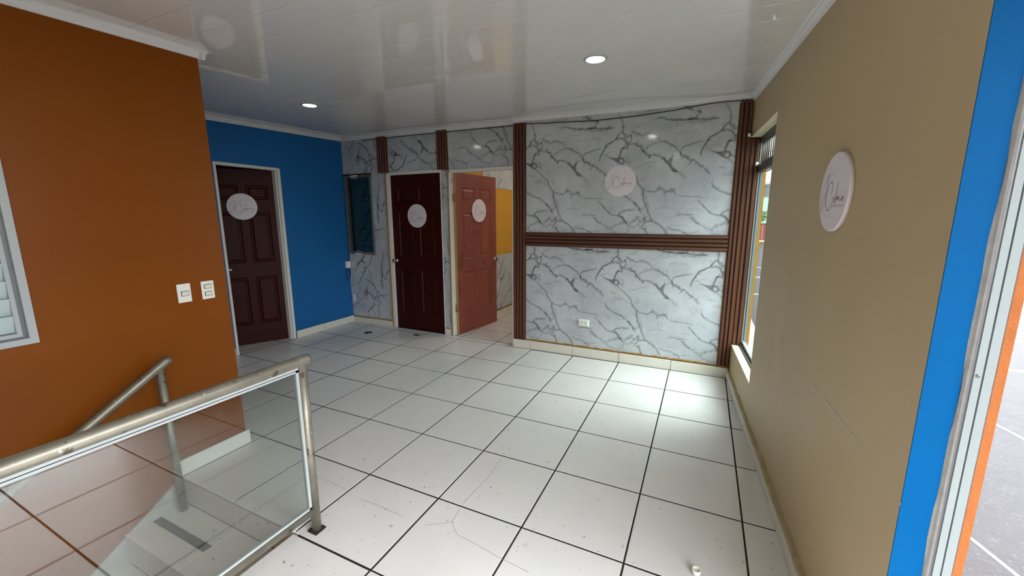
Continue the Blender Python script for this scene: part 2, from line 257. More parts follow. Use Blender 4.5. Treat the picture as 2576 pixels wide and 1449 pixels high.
# ------------------------------------------------------------------ printed marble pattern (one repeat), as vein darkness on a fine grid
PX, PZ, RES = 1.841, 2.42, .007
def make_cell():
    nx, nz = int(round(PX/RES)), int(round(2.9/RES)); x0, z0 = -3.97, -.15
    D = np.zeros((nz, nx), np.float32); rng = random.Random(7)
    def seg(ax, az, bx, bz, w, d):
        L = math.hypot(bx-ax, bz-az); r = w*1.2+RES*1.3
        i0, i1 = int((min(ax, bx)-r-x0)/RES)-1, int((max(ax, bx)+r-x0)/RES)+2
        j0, j1 = max(0, int((min(az, bz)-r-z0)/RES)-1), min(nz, int((max(az, bz)+r-z0)/RES)+2)
        if j1 <= j0: return
        X = x0+np.arange(i0, i1)*RES; Z = z0+np.arange(j0, j1)*RES; X, Z = np.meshgrid(X, Z)
        t = np.clip(((X-ax)*(bx-ax)+(Z-az)*(bz-az))/(L*L+1e-9), 0, 1)
        dist = np.hypot(X-ax-t*(bx-ax), Z-az-t*(bz-az))
        w = w*1.55; a = min(1, d*1.3)*np.clip((w*.5+RES*.7-dist)/(RES*1.1+w*.25), 0, 1)
        cols = np.arange(i0, i1) % nx
        sub = D[j0:j1][:, cols]; D[j0:j1, cols] = np.maximum(sub, a)
    for wd, dk, jt, p in VEINS:
        pts = [(p[i]/100, p[i+1]/100) for i in range(0, len(p), 2)]; wd /= 1000; dk /= 100; jt /= 10
        for _ in range(2 if len(pts) > 6 else 3):      # midpoint displacement gives the print its ragged course
            q = [pts[0]]
            for a, b in zip(pts, pts[1:]):
                L = math.hypot(b[0]-a[0], b[1]-a[1]); k = .10*jt*L
                q += [((a[0]+b[0])/2+rng.uniform(-k, k), (a[1]+b[1])/2+rng.uniform(-k, k)), b]
            pts = q
        n = len(pts)
        for i, (a, b) in enumerate(zip(pts, pts[1:])):
            e = min(i, n-2-i)/max(1, n*.25); e = min(1, .45+e*.55)
            seg(a[0], a[1], b[0], b[1], wd*rng.uniform(.55, 1.25)*e, dk*rng.uniform(.8, 1.05))
            if rng.random() < .26*jt and wd > .007:
                an = rng.uniform(0, 6.28); l = rng.uniform(.02, .07)
                seg(a[0], a[1], a[0]+l*math.cos(an), a[1]+l*math.sin(an), wd*.4, dk*.6)
    for dk, p in BLOBS:
        pts = [(p[i]/100, p[i+1]/100) for i in range(0, len(p), 2)]
        X = x0+np.arange(-20, nx+20)*RES; Z = z0+np.arange(nz)*RES; X, Z = np.meshgrid(X, Z); ins = np.zeros(X.shape, bool)
        for (ax, az), (bx, bz) in zip(pts, pts[1:]+pts[:1]):
            c = ((az > Z) != (bz > Z)) & (X < (bx-ax)*(Z-az)/((bz-az) or 1e-9)+ax); ins ^= c
        jj, ii = np.nonzero(ins); ii = (ii-20) % nx
        if dk > 0: D[jj, ii] = np.maximum(D[jj, ii], dk/100)
        else: D[jj, ii] = .12
    # the printed halo round the heavy veins
    B = D.copy()
    for _ in range(5): B = (B+np.roll(B, 1, 0)+np.roll(B, -1, 0)+np.roll(B, 1, 1)+np.roll(B, -1, 1))/5
    return np.minimum(1, np.maximum(D, B*.9)), x0, z0
CELL, CX0, CZ0 = make_cell()
def pattern(X, Z):
    i = ((X-CX0)/RES) % CELL.shape[1]; z = (Z-CZ0)
    z = np.where(z > 2.85, z-PZ, z); z = np.where(z < 0, z+PZ, z); z = np.where(z > 2.85, z % PZ, z)
    j = np.clip(z/RES, 0, CELL.shape[0]-1.01)
    i0 = np.floor(i).astype(int); j0 = np.floor(j).astype(int); fi, fj = i-i0, j-j0; i1 = (i0+1) % CELL.shape[1]; i0 = i0 % CELL.shape[1]
    return (CELL[j0, i0]*(1-fi)+CELL[j0, i1]*fi)*(1-fj)+(CELL[j0+1, i0]*(1-fi)+CELL[j0+1, i1]*fi)*fj
def sheet(name, fr, a0, a1, z0, z1, parent, pat, ztop=None, step=.0115, thick=.012, tilt=0):
    """printed sheet spanning a (along wall) and z; fr(a,d,z) gives the point, d = distance proud of the wall"""
    na, nz_ = max(2, int((a1-a0)/step)), max(2, int((z1-z0)/step))
    A = np.linspace(a0, a1, na+1); Zf = np.linspace(0, 1, nz_+1); AA, FF = np.meshgrid(A, Zf)
    top = np.full(AA.shape, z1) if ztop is None else np.vectorize(ztop)(AA)
    ZZ = z0+(top-z0)*FF
    o0 = Vector(fr(a0, 0, 0)); da = Vector(fr(a0+1, 0, 0))-o0; dn = Vector(fr(a0, 1, 0))-o0
    P = (np.array(o0)[None, None]+(AA-a0)[..., None]*np.array(da)+ZZ[..., None]*np.array((0, 0, 1.))+(thick+tilt*(ZZ-z0))[..., None]*np.array(dn))
    org = np.array(fr((a0+a1)/2, 0, z0))
    front = (P-org).reshape(-1, 3)*S; n0 = len(front); W_ = na+1
    r, c = np.meshgrid(np.arange(nz_), np.arange(na), indexing='ij'); b = (r*W_+c).ravel()
    faces = np.stack([b, b+1, b+W_+1, b+W_], 1)
    # rim back to the wall
    rim = list(range(W_)) + [k*W_+na for k in range(1, nz_+1)] + [nz_*W_+k for k in range(na-1, -1, -1)] + [k*W_ for k in range(nz_-1, 0, -1)]
    back = front[rim]-np.array(dn)*S*(thick+.0)
    m = len(rim); ri = np.array(rim); rj = np.roll(ri, -1); bi = n0+np.arange(m); bj = np.roll(bi, -1)
    faces = np.vstack([faces, np.stack([ri, bi, bj, rj], 1)])
    vs = np.vstack([front, back]); me = bpy.data.meshes.new(name)
    me.vertices.add(len(vs)); me.vertices.foreach_set('co', vs.ravel().astype(np.float32))
    me.loops.add(len(faces)*4); me.loops.foreach_set('vertex_index', faces.ravel().astype(np.int32))
    me.polygons.add(len(faces)); me.polygons.foreach_set('loop_start', np.arange(len(faces), dtype=np.int32)*4)
    me.update(calc_edges=True)
    v = np.zeros(len(vs), np.float32); v[:n0] = pat(AA, ZZ).ravel()
    col = np.ones((len(vs), 4), np.float32); col[:, :3] = v[:, None]
    at = me.color_attributes.new('vein', 'FLOAT_COLOR', 'POINT'); at.data.foreach_set('color', col.ravel())
    me.materials.append(M['marble'])
    o = bpy.data.objects.new(name, me); C.objects.link(o); place(o, Vector(org)*S, parent); return o

# ------------------------------------------------------------------ floor: grout bed and every tile
def clip(poly, a, b, c):                      # keep a*x+b*y<=c
    o = []
    for i in range(len(poly)):
        p, q = poly[i], poly[(i+1) % len(poly)]; fp, fq = a*p[0]+b*p[1]-c, a*q[0]+b*q[1]-c
        if fp <= 0: o.append(p)
        if fp*fq < 0: t = fp/(fp-fq); o.append((p[0]+(q[0]-p[0])*t, p[1]+(q[1]-p[1])*t))
    return o
def grid(c, r): x, y = -c, -r; return (x*.9999-y*.0013-.0011, x*.0040+y*1.0131+.0615)
g = MB()
g.box(-12.2, .36, -5.98, .30, -.30, -.0018); g.box(-9.95, -6.25, .30, 1.0, -.30, -.0018); g.box(-3.93, .75, -12.2, -5.98, -.30, -.0018); g.box(-6.25, -4.53, .30, .55, -.30, -.0018); g.box(-6.5, -1.2, .55, 5.6, -.30, -.0018)
g.box(-12.2, .36, -5.975, 5.8, -4.3, -.30); g.box(-3.925, .75, -12.2, -5.975, -4.3, -.30); g.box(-6.3, .75, -12.2, -5.975, -4.4, -4.3)
floor = struct(g.obj('floor', M['grout'], origin=(0, 0, -.003)))
def tile_mb(poly, z0=-.012, z1=0.0, inset=.0085, ch=.0035):
    cx = sum(p[0] for p in poly)/len(poly); cy = sum(p[1] for p in poly)/len(poly)
    def shrink(d):
        o = []; n = len(poly)
        for i in range(n):
            p0, p1, p2 = Vector(poly[i-1]), Vector(poly[i]), Vector(poly[(i+1) % n])
            e1 = (p1-p0).normalized(); e2 = (p2-p1).normalized(); n1 = Vector((-e1.y, e1.x)); n2 = Vector((-e2.y, e2.x))
            k = n1+n2; l = k.dot(n1) or 1; o.append(p1+k*(d/l))
        return o
    a = shrink(inset); b = shrink(inset+ch); n = len(poly)
    m = MB(); vs = [(p.x, p.y, z0) for p in a]+[(p.x, p.y, z1-ch*.4) for p in a]+[(p.x, p.y, z1) for p in b]
    m.add(vs, [[k*n+i, k*n+(i+1) % n, (k+1)*n+(i+1) % n, (k+1)*n+i] for k in range(2) for i in range(n)]+[list(range(2*n, 3*n))])
    return m
def ccw(poly):
    a = sum(p[0]*q[1]-q[0]*p[1] for p, q in zip(poly, poly[1:]+poly[:1])); return poly if a > 0 else poly[::-1]
def floor_tiles(c0, c1, r0, r1, planes, skip=lambda c, r: False):
    for c in range(c0, c1):
        for r in range(r0, r1):
            if skip(c, r): continue
            poly = ccw([grid(c, r), grid(c+1, r), grid(c+1, r+1), grid(c, r+1)])
            for pl in planes:
                poly = clip(poly, *pl)
                if len(poly) < 3: break
            if len(poly) < 3: continue
            poly = ccw(poly)
            ar = abs(sum(p[0]*q[1]-q[0]*p[1] for p, q in zip(poly, poly[1:]+poly[:1])))/2
            if ar < .004: continue
            # drop doubled corners
            q = [poly[0]]
            for p in poly[1:]:
                if math.hypot(p[0]-q[-1][0], p[1]-q[-1][1]) > .02: q.append(p)
            if len(q) < 3: continue
            dz = random.uniform(-.0015, .0015)
            tile_mb(q, -.010, dz).obj('tile', M['tile'], floor, origin=(q[0][0], q[0][1], -.010))
floor_tiles(9, 13, 1, 4, [(1, 0, -9.81), (0, 1, -1.66), (0, -1, 3.1)])
rwl = (RN.x, RN.y, RN.x*RO.x+RN.y*RO.y-.004)
floor_tiles(-1, 10, -1, 12, [rwl, (0, 1, .26), (-1, 0, 9.80)], lambda c, r: (r >= 6 and c >= 4) or (c >= 6 and r >= 5 and not (c == 6 and r == 5)) or (r == -1 and 4.45 > c+.5))
floor_tiles(4, 7, -1, 0, [(0, -1, -.261), (1, 0, -4.54), (-1, 0, 6.22)])
floor_tiles(1, 7, -6, 0, [(0, -1, -.42), (-1, 0, 6.16)], lambda c, r: False)

# ------------------------------------------------------------------ ceiling: long PVC boards
RWX = lambda y: RO.x + (y-RO.y)*RD.x/RD.y
g = MB(); XL, XR = -10.2, .75
vs = [(x, y, ceil_z(x, y)+dz) for dz in (.03, .6) for x in (XL, XR) for y in (.55, -12.2)]
g.add(vs, [(0,1,3,2),(4,6,7,5),(0,4,5,1),(2,3,7,6),(0,2,6,4),(1,5,7,3)])
ceiling = struct(g.obj('ceiling', M['gap'], origin=(0, 0, 5.1)))
PW = .385; y = .30; k = 0
while y > -12.0:
    y1 = y-PW; e = .0022; ch = .006
    prof = [(y-e, .03), (y-e, .002), (y-e-ch, 0), (y1+e+ch, 0), (y1+e, .002), (y1+e, .03)]
    m = MB(); m.prism(prof, XL+.3, XR-.02, lambda p, q, t: (t, p, ceil_z(t, p)+q))
    m.obj('ceiling_board', M['pvc'], ceiling, origin=(-4, y1, 5.0)); y = y1

# ------------------------------------------------------------------ back wall
wb = MB()
wb.box(-4.50, .33, .14, .34, 0, 5.5)
wb.box(-9.95, -4.50, .28, .48, 4.20, 5.6); wb.box(-9.95, -9.77, .28, .48, 0, 4.2); wb.box(-9.77, -8.80, .28, .48, 0, 2.0)
wb.box(-8.80, -8.24, .28, .48, 0, 4.2); wb.box(-6.50, -6.28, .28, .48, 0, 4.2)
wall_back = struct(wb.obj('wall_back', M['mustard'], origin=(0, .3, 0)))
FB = lambda y0: (lambda a, d, z: (a, y0-d, z))
P0 = lambda A, Z: pattern(A, Z)
sheet('marble_panel', FB(.142), -4.178, -.168, .215, 2.402, wall_back, lambda A, Z: pattern(A, Z))
sheet('marble_panel', FB(.142), -4.178, -.168, 2.70, 5.04, wall_back, lambda A, Z: pattern(A, Z-2.424), ztop=lambda a: ceil_z(a, .13)-.05, thick=.012, tilt=.012)
# right header panel: same run, shifted; middle one is hung upside down; the left ones on their side
sheet('marble_panel', FB(.275), -6.30, -4.50, 4.15, 5.1, wall_back, lambda A, Z: pattern(A+5.667-2.565, Z-4.917+.917), ztop=lambda a: ceil_z(a, .27)-.05, thick=.004, tilt=.026)
sheet('marble_panel', FB(.275), -8.18, -6.62, 4.17, 5.1, wall_back, lambda A, Z: pattern(-(A+7.712)-2.419, -(Z-4.568)+1.786), ztop=lambda a: ceil_z(a, .27)-.05, thick=.004)
# turned on its side: wall (+X) runs along pattern (+Z), wall (-Z) runs along pattern (+X)
cw = lambda ax, az: (lambda A, Z: pattern(-(Z-az)-2.419, (A-ax)+1.786))
sheet('marble_panel', FB(.275), -9.84, -8.52, 4.20, 5.1, wall_back, cw(-9.149, 4.862), ztop=lambda a: ceil_z(a, .27)-.05, thick=.004)
sheet('marble_panel', FB(.275), -8.80, -8.30, 2.0, 4.20, wall_back, cw(-9.175, 1.141), thick=.004)
sheet('marble_panel', FB(.275), -9.84, -8.30, .175, 2.0, wall_back, cw(-9.175, 1.141), thick=.004)
sheet('marble_panel', FB(.275), -6.545, -6.34, .17, 4.17, wall_back, cw(-6.9, 2.2), thick=.004)
m = MB()
for i in range(40):
    x = -4.15+i*.1; hgt = random.uniform(.008, .03); m.box(x, x+.1, .112, .135, .207, .207+hgt)
m.obj('glue_line', M['glue'], wall_back)
MB().box(-9.83, -8.30, .258, .272, .158, .182).obj('glue_line', M['glue'], wall_back)
m = MB()                                                            # untrimmed paper edge below the cornice
for i in range(26):
    x = -3.1+i*.11; m.box(x, x+.11, .105, .128, ceil_z(x, .13)-.11-.01*math.sin(i*.4), ceil_z(x, .13)-.06)
m.obj('paper_edge', M['grey_wall'], wall_back)

# skirting along the back wall, tile by tile
def skirting(name, run):
    return struct(empty(name, run))
def sk_tiles(parent, fr, cuts, h, t, mt='base_tile'):
    for a, b in zip(cuts, cuts[1:]):
        m = MB(); m.box(min(a, b)+.004, max(a, b)-.004, 0, t, .002, h+random.uniform(-.003, .003), fr, ch=.003)
        m.obj('skirting_tile', M[mt], parent)
sk = MB().box(-4.47, .03, .108, .1395, .001, .19).obj('baseboard_back', M['grout']); struct(sk)
sk_tiles(sk, lambda a, d, z: (a, .108-d, z), [-4.475, -4.04, -3.03, -2.013, -.984, .036], .198, .045)
sk = MB().box(-9.83, -8.32, .255, .279, .001, .15).obj('baseboard_back', M['grout']); struct(sk)
sk_tiles(sk, lambda a, d, z: (a, .255-d, z), [-9.835, -9.03, -8.31], .158, .03)
sk_tiles(sk, lambda a, d, z: (a, .255-d, z), [-6.53, -6.345], .165, .03)
# ------------------------------------------------------------------ slatted walnut trims
def slats_v(name, x0, x1, z0, ztop, y, n, label=None):
    b = MB(); b.prism([(x0, y-.012), (x1, y-.012), (x1, y), (x0, y)], 0, 1, lambda p, q, t: (p, q, z0 if t == 0 else ztop))
    o = struct(b.obj(name, M['slat_back'])); pw = (x1-x0)/n
    for i in range(n):
        a = x0+pw*i+pw*.12; c = x0+pw*(i+1)-pw*.12; q = pw*.14
        pr = [(a, y-.012), (a, y-.045), (a+q, y-.056), (c-q, y-.056), (c, y-.045), (c, y-.012)]
        m = MB(); m.prism(pr, z0+.002, ztop-.002, lambda p, q_, t: (p, q_, t)); m.obj('slat', M['slat'], o)
    return o
slats_v('trim_1', -4.482, -4.188, .145, 5.03, .132, 4)
slats_v('trim_2', -8.52, -8.195, 4.19, 5.10, .272, 4)
slats_v('trim_3', -6.62, -6.30, 4.18, 5.10, .272, 4)
slats_v('trim_4', -.158, .040, .225, 5.0, .130, 3)
slats_v('trim_4', .050, .195, .665, 4.38, .134, 2)
b = MB().box(-4.188, -.158, .118, .1305, 2.402, 2.702); o = struct(b.obj('trim_5', M['slat_back']))
for i in range(4):
    z = 2.402+.075*i; pr = [(z+.009, .118), (z+.009, .085), (z+.019, .074), (z+.056, .074), (z+.066, .085), (z+.066, .118)]
    m = MB(); m.prism(pr, -4.186, -.160, lambda p, q, t: (t, q, p)); m.obj('slat', M['slat_h'], o)
MB().box(-.152, .035, .10, .132, .19, .224).obj('glue_line', M['glue'], wall_back)
MB().box(.196, .210, .118, .139, .665, 4.38).obj('paint_edge', M['mustard'], wall_back)
MB().box(.0405, .0495, .12, .139, .665, 4.38).obj('paint_edge', M['mustard'], wall_back)
MB().box(-4.505, -4.484, .10, .50, 0, 4.14).obj('jamb_edge', M['white'], wall_back)
# ------------------------------------------------------------------ cornices
def cornice(name, fr, a0, a1, zf):
    pr = [(0, 0), (0, -.085), (.02, -.085), (.028, -.06), (.055, -.035), (.06, -.012), (.085, -.008), (.085, 0)]
    m = MB(); m.prism(pr, a0, a1, lambda p, q, t: fr(t, p, zf(t)+q)); return struct(m.obj(name, M['cornice']))
cornice('trim_6', lambda a, d, z: (a, .13-d, z), -4.50, .04, lambda a: ceil_z(a, .13))
cornice('trim_6', lambda a, d, z: (a, .27-d, z), -9.82, -4.50, lambda a: ceil_z(a, .27))
cornice('trim_7', lambda a, d, z: (-9.82+d, a, z), -5.3, .27, lambda a: ceil_z(-9.82, a))
cornice('trim_8', lambda a, d, z: (-6.07+d, a, z), -12, -5.13, lambda a: ceil_z(-6.07, a))
cornice('trim_8', lambda a, d, z: (a, -5.197+d, z), -9.82, -6.00, lambda a: ceil_z(a, -5.2))
cornice('trim_9', lambda a, d, z: RW(a, -d, z), .02, 5.92, lambda a: ceil_z(RW(a, 0, 0)[0], RW(a, 0, 0)[1]))

# ------------------------------------------------------------------ left wall (blue) with its doorway
wl = MB(); wl.box(-10.02, -9.82, -1.66, .30, 0, 5.6); wl.box(-10.02, -9.82, -5.2, -3.095, 0, 5.6); wl.box(-10.02, -9.82, -3.095, -1.66, 4.19, 5.6)
wall_left = struct(wl.obj('wall_left', M['blue'], origin=(-9.9, -2, 0)))
sk = MB().box(-9.819, -9.80, -1.62, .24, .001, .165).obj('baseboard_left', M['grout']); struct(sk)
sk_tiles(sk, lambda a, d, z: (-9.80+d, a, z), [-1.625, -.80, .235], .185, .03)
sk_tiles(sk, lambda a, d, z: (-9.80+d, a, z), [-5.1, -4.1, -3.13], .185, .03)

# ------------------------------------------------------------------ orange stair wall
wo = MB()
Y0 = -12.0
wo.box(-6.27, -6.07, -6.88, -5.20, -4.2, 5.5); wo.box(-6.27, -6.07, Y0, -6.88, -4.2, 1.92); wo.box(-6.27, -6.07, Y0, -6.88, 4.05, 5.5); wo.box(-6.27, -6.07, Y0, -9.3, 1.92, 4.05)
wo.box(-9.95, -6.27, -5.40, -5.20, 0, 5.5)
wall_o = struct(wo.obj('wall_stair', M['orange'], origin=(-6.1, -8, 0)))
sk = MB().box(-6.069, -6.05, -5.99, -5.20, .001, .17).obj('baseboard_stair', M['grout']); struct(sk)
sk_tiles(sk, lambda a, d, z: (-6.05+d, a, z), [-6.0, -5.17], .182, .03, 'white')
sk_tiles(sk, lambda a, d, z: (a, -5.198+d, z), [-7.05, -6.05], .165, .03, 'white')
# sloping plaster stringer along the stairs
m = MB(); m.prism([(-6.0, -.03), (-6.0, -4.0), (-10.3, -4.0), (-10.3, -2.80)], -6.069, -6.045, lambda p, q, t: (t, p, q)); m.obj('stringer_band', M['plaster'], wall_o)

# ------------------------------------------------------------------ right wall (tan) with window opening
wr = MB(); UE = 5.877; TH = .275
wr.box(0, 1.945, 0, TH-.05, 0, .64, RW); wr.box(-.2, 1.945, 0, TH-.05, 4.39, 5.5, RW); wr.box(1.945, UE, 0, TH-.04, 0, 5.5, RW)
wr.box(UE, 11.6, 0, TH-.04, 4.55, 5.5, RW); wr.box(11.6, 12.3, 0, TH-.04, -.2, 5.5, RW)
wall_right = struct(wr.obj('wall_right', M['tan'], origin=(0, -3, 0)))
m = MB(); m.box(-.2, 1.945, TH-.05, TH, -.2, .65, RW); m.box(-.2, 1.945, TH-.05, TH, 4.39, 5.9, RW); m.box(1.945, UE+.02, TH-.04, TH, -.2, 5.9, RW); m.box(-.3, 0.0, TH-.05, TH, .65, 4.39, RW)
m.obj('stucco_skin', M['ext_orange'], wall_right)
m = MB(); m.box(UE, UE+.006, .001, .150, 0, 4.55, RW); m.obj('reveal_paint', M['blue_bright'], wall_right)
m = MB()
pr = [(UE+.005, .012), (UE+.010, .018), (UE+.016, .026), (UE+.018, .034), (UE+.006, .043)]
zs = [i*.08 for i in range(58)]
vs = []; fs = []
for i, z in enumerate(zs):
    j = -.004*math.sin(z*5.1)-.003*math.sin(z*13+1)-random.uniform(0, .002)
    vs += [RW(p, .119+q+(j if q < .015 else 0), z) for p, q in pr]
n = len(pr)
fs = [[i*n+k, i*n+(k+1) % n, (i+1)*n+(k+1) % n, (i+1)*n+k] for i in range(len(zs)-1) for k in range(n)]
m.add(vs, fs); m.obj('caulk_bead', M['caulk'], wall_right)
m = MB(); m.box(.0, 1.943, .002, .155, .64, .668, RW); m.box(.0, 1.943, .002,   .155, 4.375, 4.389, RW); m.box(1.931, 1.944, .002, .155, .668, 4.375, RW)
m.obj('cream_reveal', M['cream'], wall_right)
cuts = [u for u in [0]+[(-grid(0, r)[1]+.131)/.9976 for r in range(1, 6)]+[UE]]
sk = MB().box(0, UE, -.018, -.001, .001, .15, RW).obj('baseboard_right', M['grout']); struct(sk)
sk_tiles(sk, lambda a, d, z: RW(a, -.018-d, z), cuts, .150, .03)
m = MB(); N = 46
vs = []
for i in range(N+1):
    u = UE*i/N; h = .185+.012*math.sin(i*1.3)+random.uniform(-.008, .008); d = .040+.006*math.sin(i*.7)
    vs += [RW(u, -.001, .150), RW(u, -d, .150), RW(u, -d*.75, h-.008), RW(u, -.001, h)]
m.add(vs, [[i*4+k, i*4+(k+1) % 4, (i+1)*4+(k+1) % 4, (i+1)*4+k] for i in range(N) for k in range(4)])
m.obj('mortar_strip', M['mortar'], sk)
m = MB(); m.box(4.5, 12.3, TH, 1.5, 4.85, 4.97, RW); m.box(4.5, 12.3, 1.42, 1.5, 4.7, 4.85, RW); struct(m.obj('added_eave', M['white']), 'unseen roof overhang added to cut sky light at the side opening')  # overhang added out of view to hold back sky light
# paint bubbles and chips on the corner, scratch
m = MB()
for z, n_, r in [(1.652, .010, .014), (1.60, .004, .010), (1.575, .010, .016), (1.54, .006, .012)]:
    m.lathe([(r, 0), (r*.7, r*.4), (r*.2, r*.5)], 8, lambda x, y, h, z=z, n_=n_: RW(UE+.004+h*.3-.002, n_+x*.5, z+y*1.3))
m.obj('paint_chip', M['white'], wall_right)
m = MB()
pts = [(4.17+i*.0722, 1.675-.0016*i+.004*math.sin(i*2.1)) for i in range(19)]
vs = []
for i, (u, z) in enumerate(pts):
    wd = .004+.020*math.sin(math.pi*i/18)**2*(.6+.4*random.random()); vs += [RW(u, -.0012, z+.004), RW(u, -.0012, z-wd)]
m.add(vs, [[2*i, 2*i+1, 2*i+3, 2*i+2] for i in range(18)]); m.obj('plaster_scrape', mat('scraped_plaster', (196, 184, 168), .8, noise=(50, .15)), wall_right)

# ------------------------------------------------------------------ room behind the viewer and the side room
wx = MB(); wx.box(-6.27, .95, -12.2, -12.0, -4.2, 5.5)
struct(wx.obj('wall_front', M['tan']))
bk = MB(); bk.box(-6.40, -6.17, .48, 5.6, 0, 5.5); b5 = MB(); b5.box(-6.17, -1.2, 5.6, 5.8, 0, 5.5); b5.box(-1.3, -1.1, .34, 5.6, 0, 5.5)
b5.box(-6.5, -1.1, .50, 5.8, 5.5, 5.6); struct(b5.obj('wall_side_room', M['white'])); bk.box(-9.95, -6.4, .9, 1.0, 0, 5.5)
wr2 = struct(bk.obj('wall_side_room', M['mustard'], origin=(-4, 3, 0)))
sheet('marble_panel', lambda a, d, z: (-6.17+d, a, z), 1.0, 5.4, .20, 1.895, wr2, lambda A, Z: pattern(Z*1.0+1.3, -A+2.0), thick=.01, step=.02)
sheet('marble_panel', lambda a, d, z: (-6.17+d, a, z), 1.70, 5.4, 3.86, 5.0, wr2, lambda A, Z: pattern(Z*1.0+.2, -A+.7), thick=.01, step=.02)
sk = MB().box(-6.169, -6.15, .5, 5.5, .001, .17).obj('baseboard_side_room', M['grout']); struct(sk)
sk_tiles(sk, lambda a, d, z: (-6.15+d, a, z), [.9, 2.0, 3.08, 4.1, 5.2], .185, .02)
MB().box(-6.15, -6.13, .6, 5.4, .186, .20).obj('glue_line', M['glue'], wr2)
# dark room behind the left door, box behind the louvre windows
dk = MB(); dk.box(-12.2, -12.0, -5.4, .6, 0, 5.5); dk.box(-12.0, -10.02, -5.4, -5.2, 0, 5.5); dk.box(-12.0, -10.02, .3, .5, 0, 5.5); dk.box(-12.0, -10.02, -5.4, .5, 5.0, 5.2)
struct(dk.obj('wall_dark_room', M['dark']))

# ------------------------------------------------------------------ six-panel doors
def leaf_mesh(wd, h, th):
    """leaf in local coords: x along width, y depth (0 = face to the viewer, +th behind), z up"""
    m = MB(); st = wd*.135; mid = wd*.11; pw = (wd-2*st-mid)/2
    xs = [0, st, st+pw, st+pw+mid, wd-st, wd]; f = [0, .085, .165, .235, .52, .605, .885, 1]; zs = [h*(1-q) for q in f][::-1]
    for face in (0, 1):
        yf = 0 if face == 0 else th; sg = 1 if face == 0 else -1
        for i in range(5):
            for j in range(7):
                x0, x1, z0, z1 = xs[i], xs[i+1], zs[j], zs[j+1]
                if i in (1, 3) and j in (1, 3, 5):
                    rings = []
                    for ins, dp in ((0, 0), (.025, .022), (.045, .022), (.085, .006)):
                        rings.append([(x0+ins, yf+sg*dp, z0+ins), (x1-ins, yf+sg*dp, z0+ins), (x1-ins, yf+sg*dp, z1-ins), (x0+ins, yf+sg*dp, z1-ins)])
                    vs = [v for r in rings for v in r]
                    m.add(vs, [[k*4+q, k*4+(q+1) % 4, (k+1)*4+(q+1) % 4, (k+1)*4+q] for k in range(3) for q in range(4)]+[[12, 13, 14, 15]])
                else: m.add([(x0, yf, z0), (x1, yf, z0), (x1, yf, z1), (x0, yf, z1)], [(0, 1, 2, 3)])
    m.add([(0, 0, 0), (wd, 0, 0), (wd, th, 0), (0, th, 0)], [(0, 1, 2, 3)]); m.add([(0, 0, h), (wd, 0, h), (wd, th, h), (0, th, h)], [(0, 1, 2, 3)])
    m.add([(0, 0, 0), (0, th, 0), (0, th, h), (0, 0, h)], [(0, 1, 2, 3)], 1); m.add([(wd, 0, 0), (wd, th, 0), (wd, th, h), (wd, 0, h)], [(0, 1, 2, 3)], 1)
    return m
def frame_fn(o, d, nrm):
    o, d, nrm = Vector(o), Vector(d).normalized(), Vector(nrm).normalized()
    return lambda x, y, z: tuple(o+d*x+nrm*y+Vector((0, 0, z)))
def put(m, fn): m.v = [fn(*v) for v in m.v]; return m
def knob(fn, x, z, parent, side=-1):
    """round knob on a rose: side -1 on the face toward y<0"""
    m = MB(); m.lathe([(.055, 0), (.055, .012), (.03, .022), (.022, .035), (.022, .07), (.05, .085), (.058, .11), (.045, .135), (.012, .142)], 20, lambda a, b, h: fn(x+a, side*h, z+b)); return m.obj('door_knob', M['chrome'], parent)
# closed door in the back wall
lf = put(leaf_mesh(1.61, 4.10, .07), lambda x, y, z: (-8.16+x, .305+y, z+.012))
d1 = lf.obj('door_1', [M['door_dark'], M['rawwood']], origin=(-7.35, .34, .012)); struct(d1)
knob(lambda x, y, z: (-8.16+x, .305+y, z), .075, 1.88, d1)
m = MB()
m.box(-8.325, -8.255, .243, .30, .0, 4.18); o = m.obj('door_frame', M['rawwood'], d1); o['label'] = 'bare wood casing strip'
m = MB(); m.box(-8.255, -8.165, .238, .40, 0, 4.18, ch=.006); m.box(-8.165, -6.50, .255, .40, 4.12, 4.19, ch=.006); m.box(-6.556, -6.53, .262, .40, 0, 4.12); m.obj('door_frame', M['white'], d1)
MB().box(-8.16, -6.55, .46, .475, -.003, 4.12).obj('door_gap_blocker', M['slot'], d1)  # dark sheet added behind the leaf to stop light leaking through its gaps
# open door
fo = frame_fn((-6.155, .34, .012), (.23, 1.68, 0), (-1.68, .23, 0))
lf = put(leaf_mesh(1.695, 4.10, .085), fo)
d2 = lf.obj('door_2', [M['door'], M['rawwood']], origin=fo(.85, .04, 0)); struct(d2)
knob(fo, 1.62, 1.85, d2); knob(lambda x, y, z: fo(x, .085-y, z), 1.62, 1.85, d2)
for z in (.62, 3.42):
    m = MB(); m.box(-6.235, -6.165, .318, .336, z, z+.18, ch=.003); m.tube([(-6.185, .315, z-.01), (-6.185, .315, z+.19)], .014, 10)
    for q in (.03, .09, .15): m.lathe([(.008, 0), (.004, .004)], 8, lambda a, b, h, q=q: (-6.215+a, .318-h, z+q+b))
    m.obj('hinge', M['brass'], d2)
m = MB(); m.box(-6.335, -6.290, .238, .30, 0, 4.17); m.obj('door_frame', M['rawwood'], d2)['label'] = 'bare wood casing strip'
m = MB(); m.box(-6.290, -6.262, .24, .42, 0, 4.17, ch=.005); m.box(-6.262, -6.238, .262, .42, 0, 4.10); m.box(-6.290, -4.506, .24, .42, 4.10, 4.165, ch=.005)
m.obj('door_frame', M['white'], d2)
m = MB(); m.box(-6.238, -6.232, .29, .30, 3.86, 3.98); m.obj('strike_mark', M['slot'], d2)
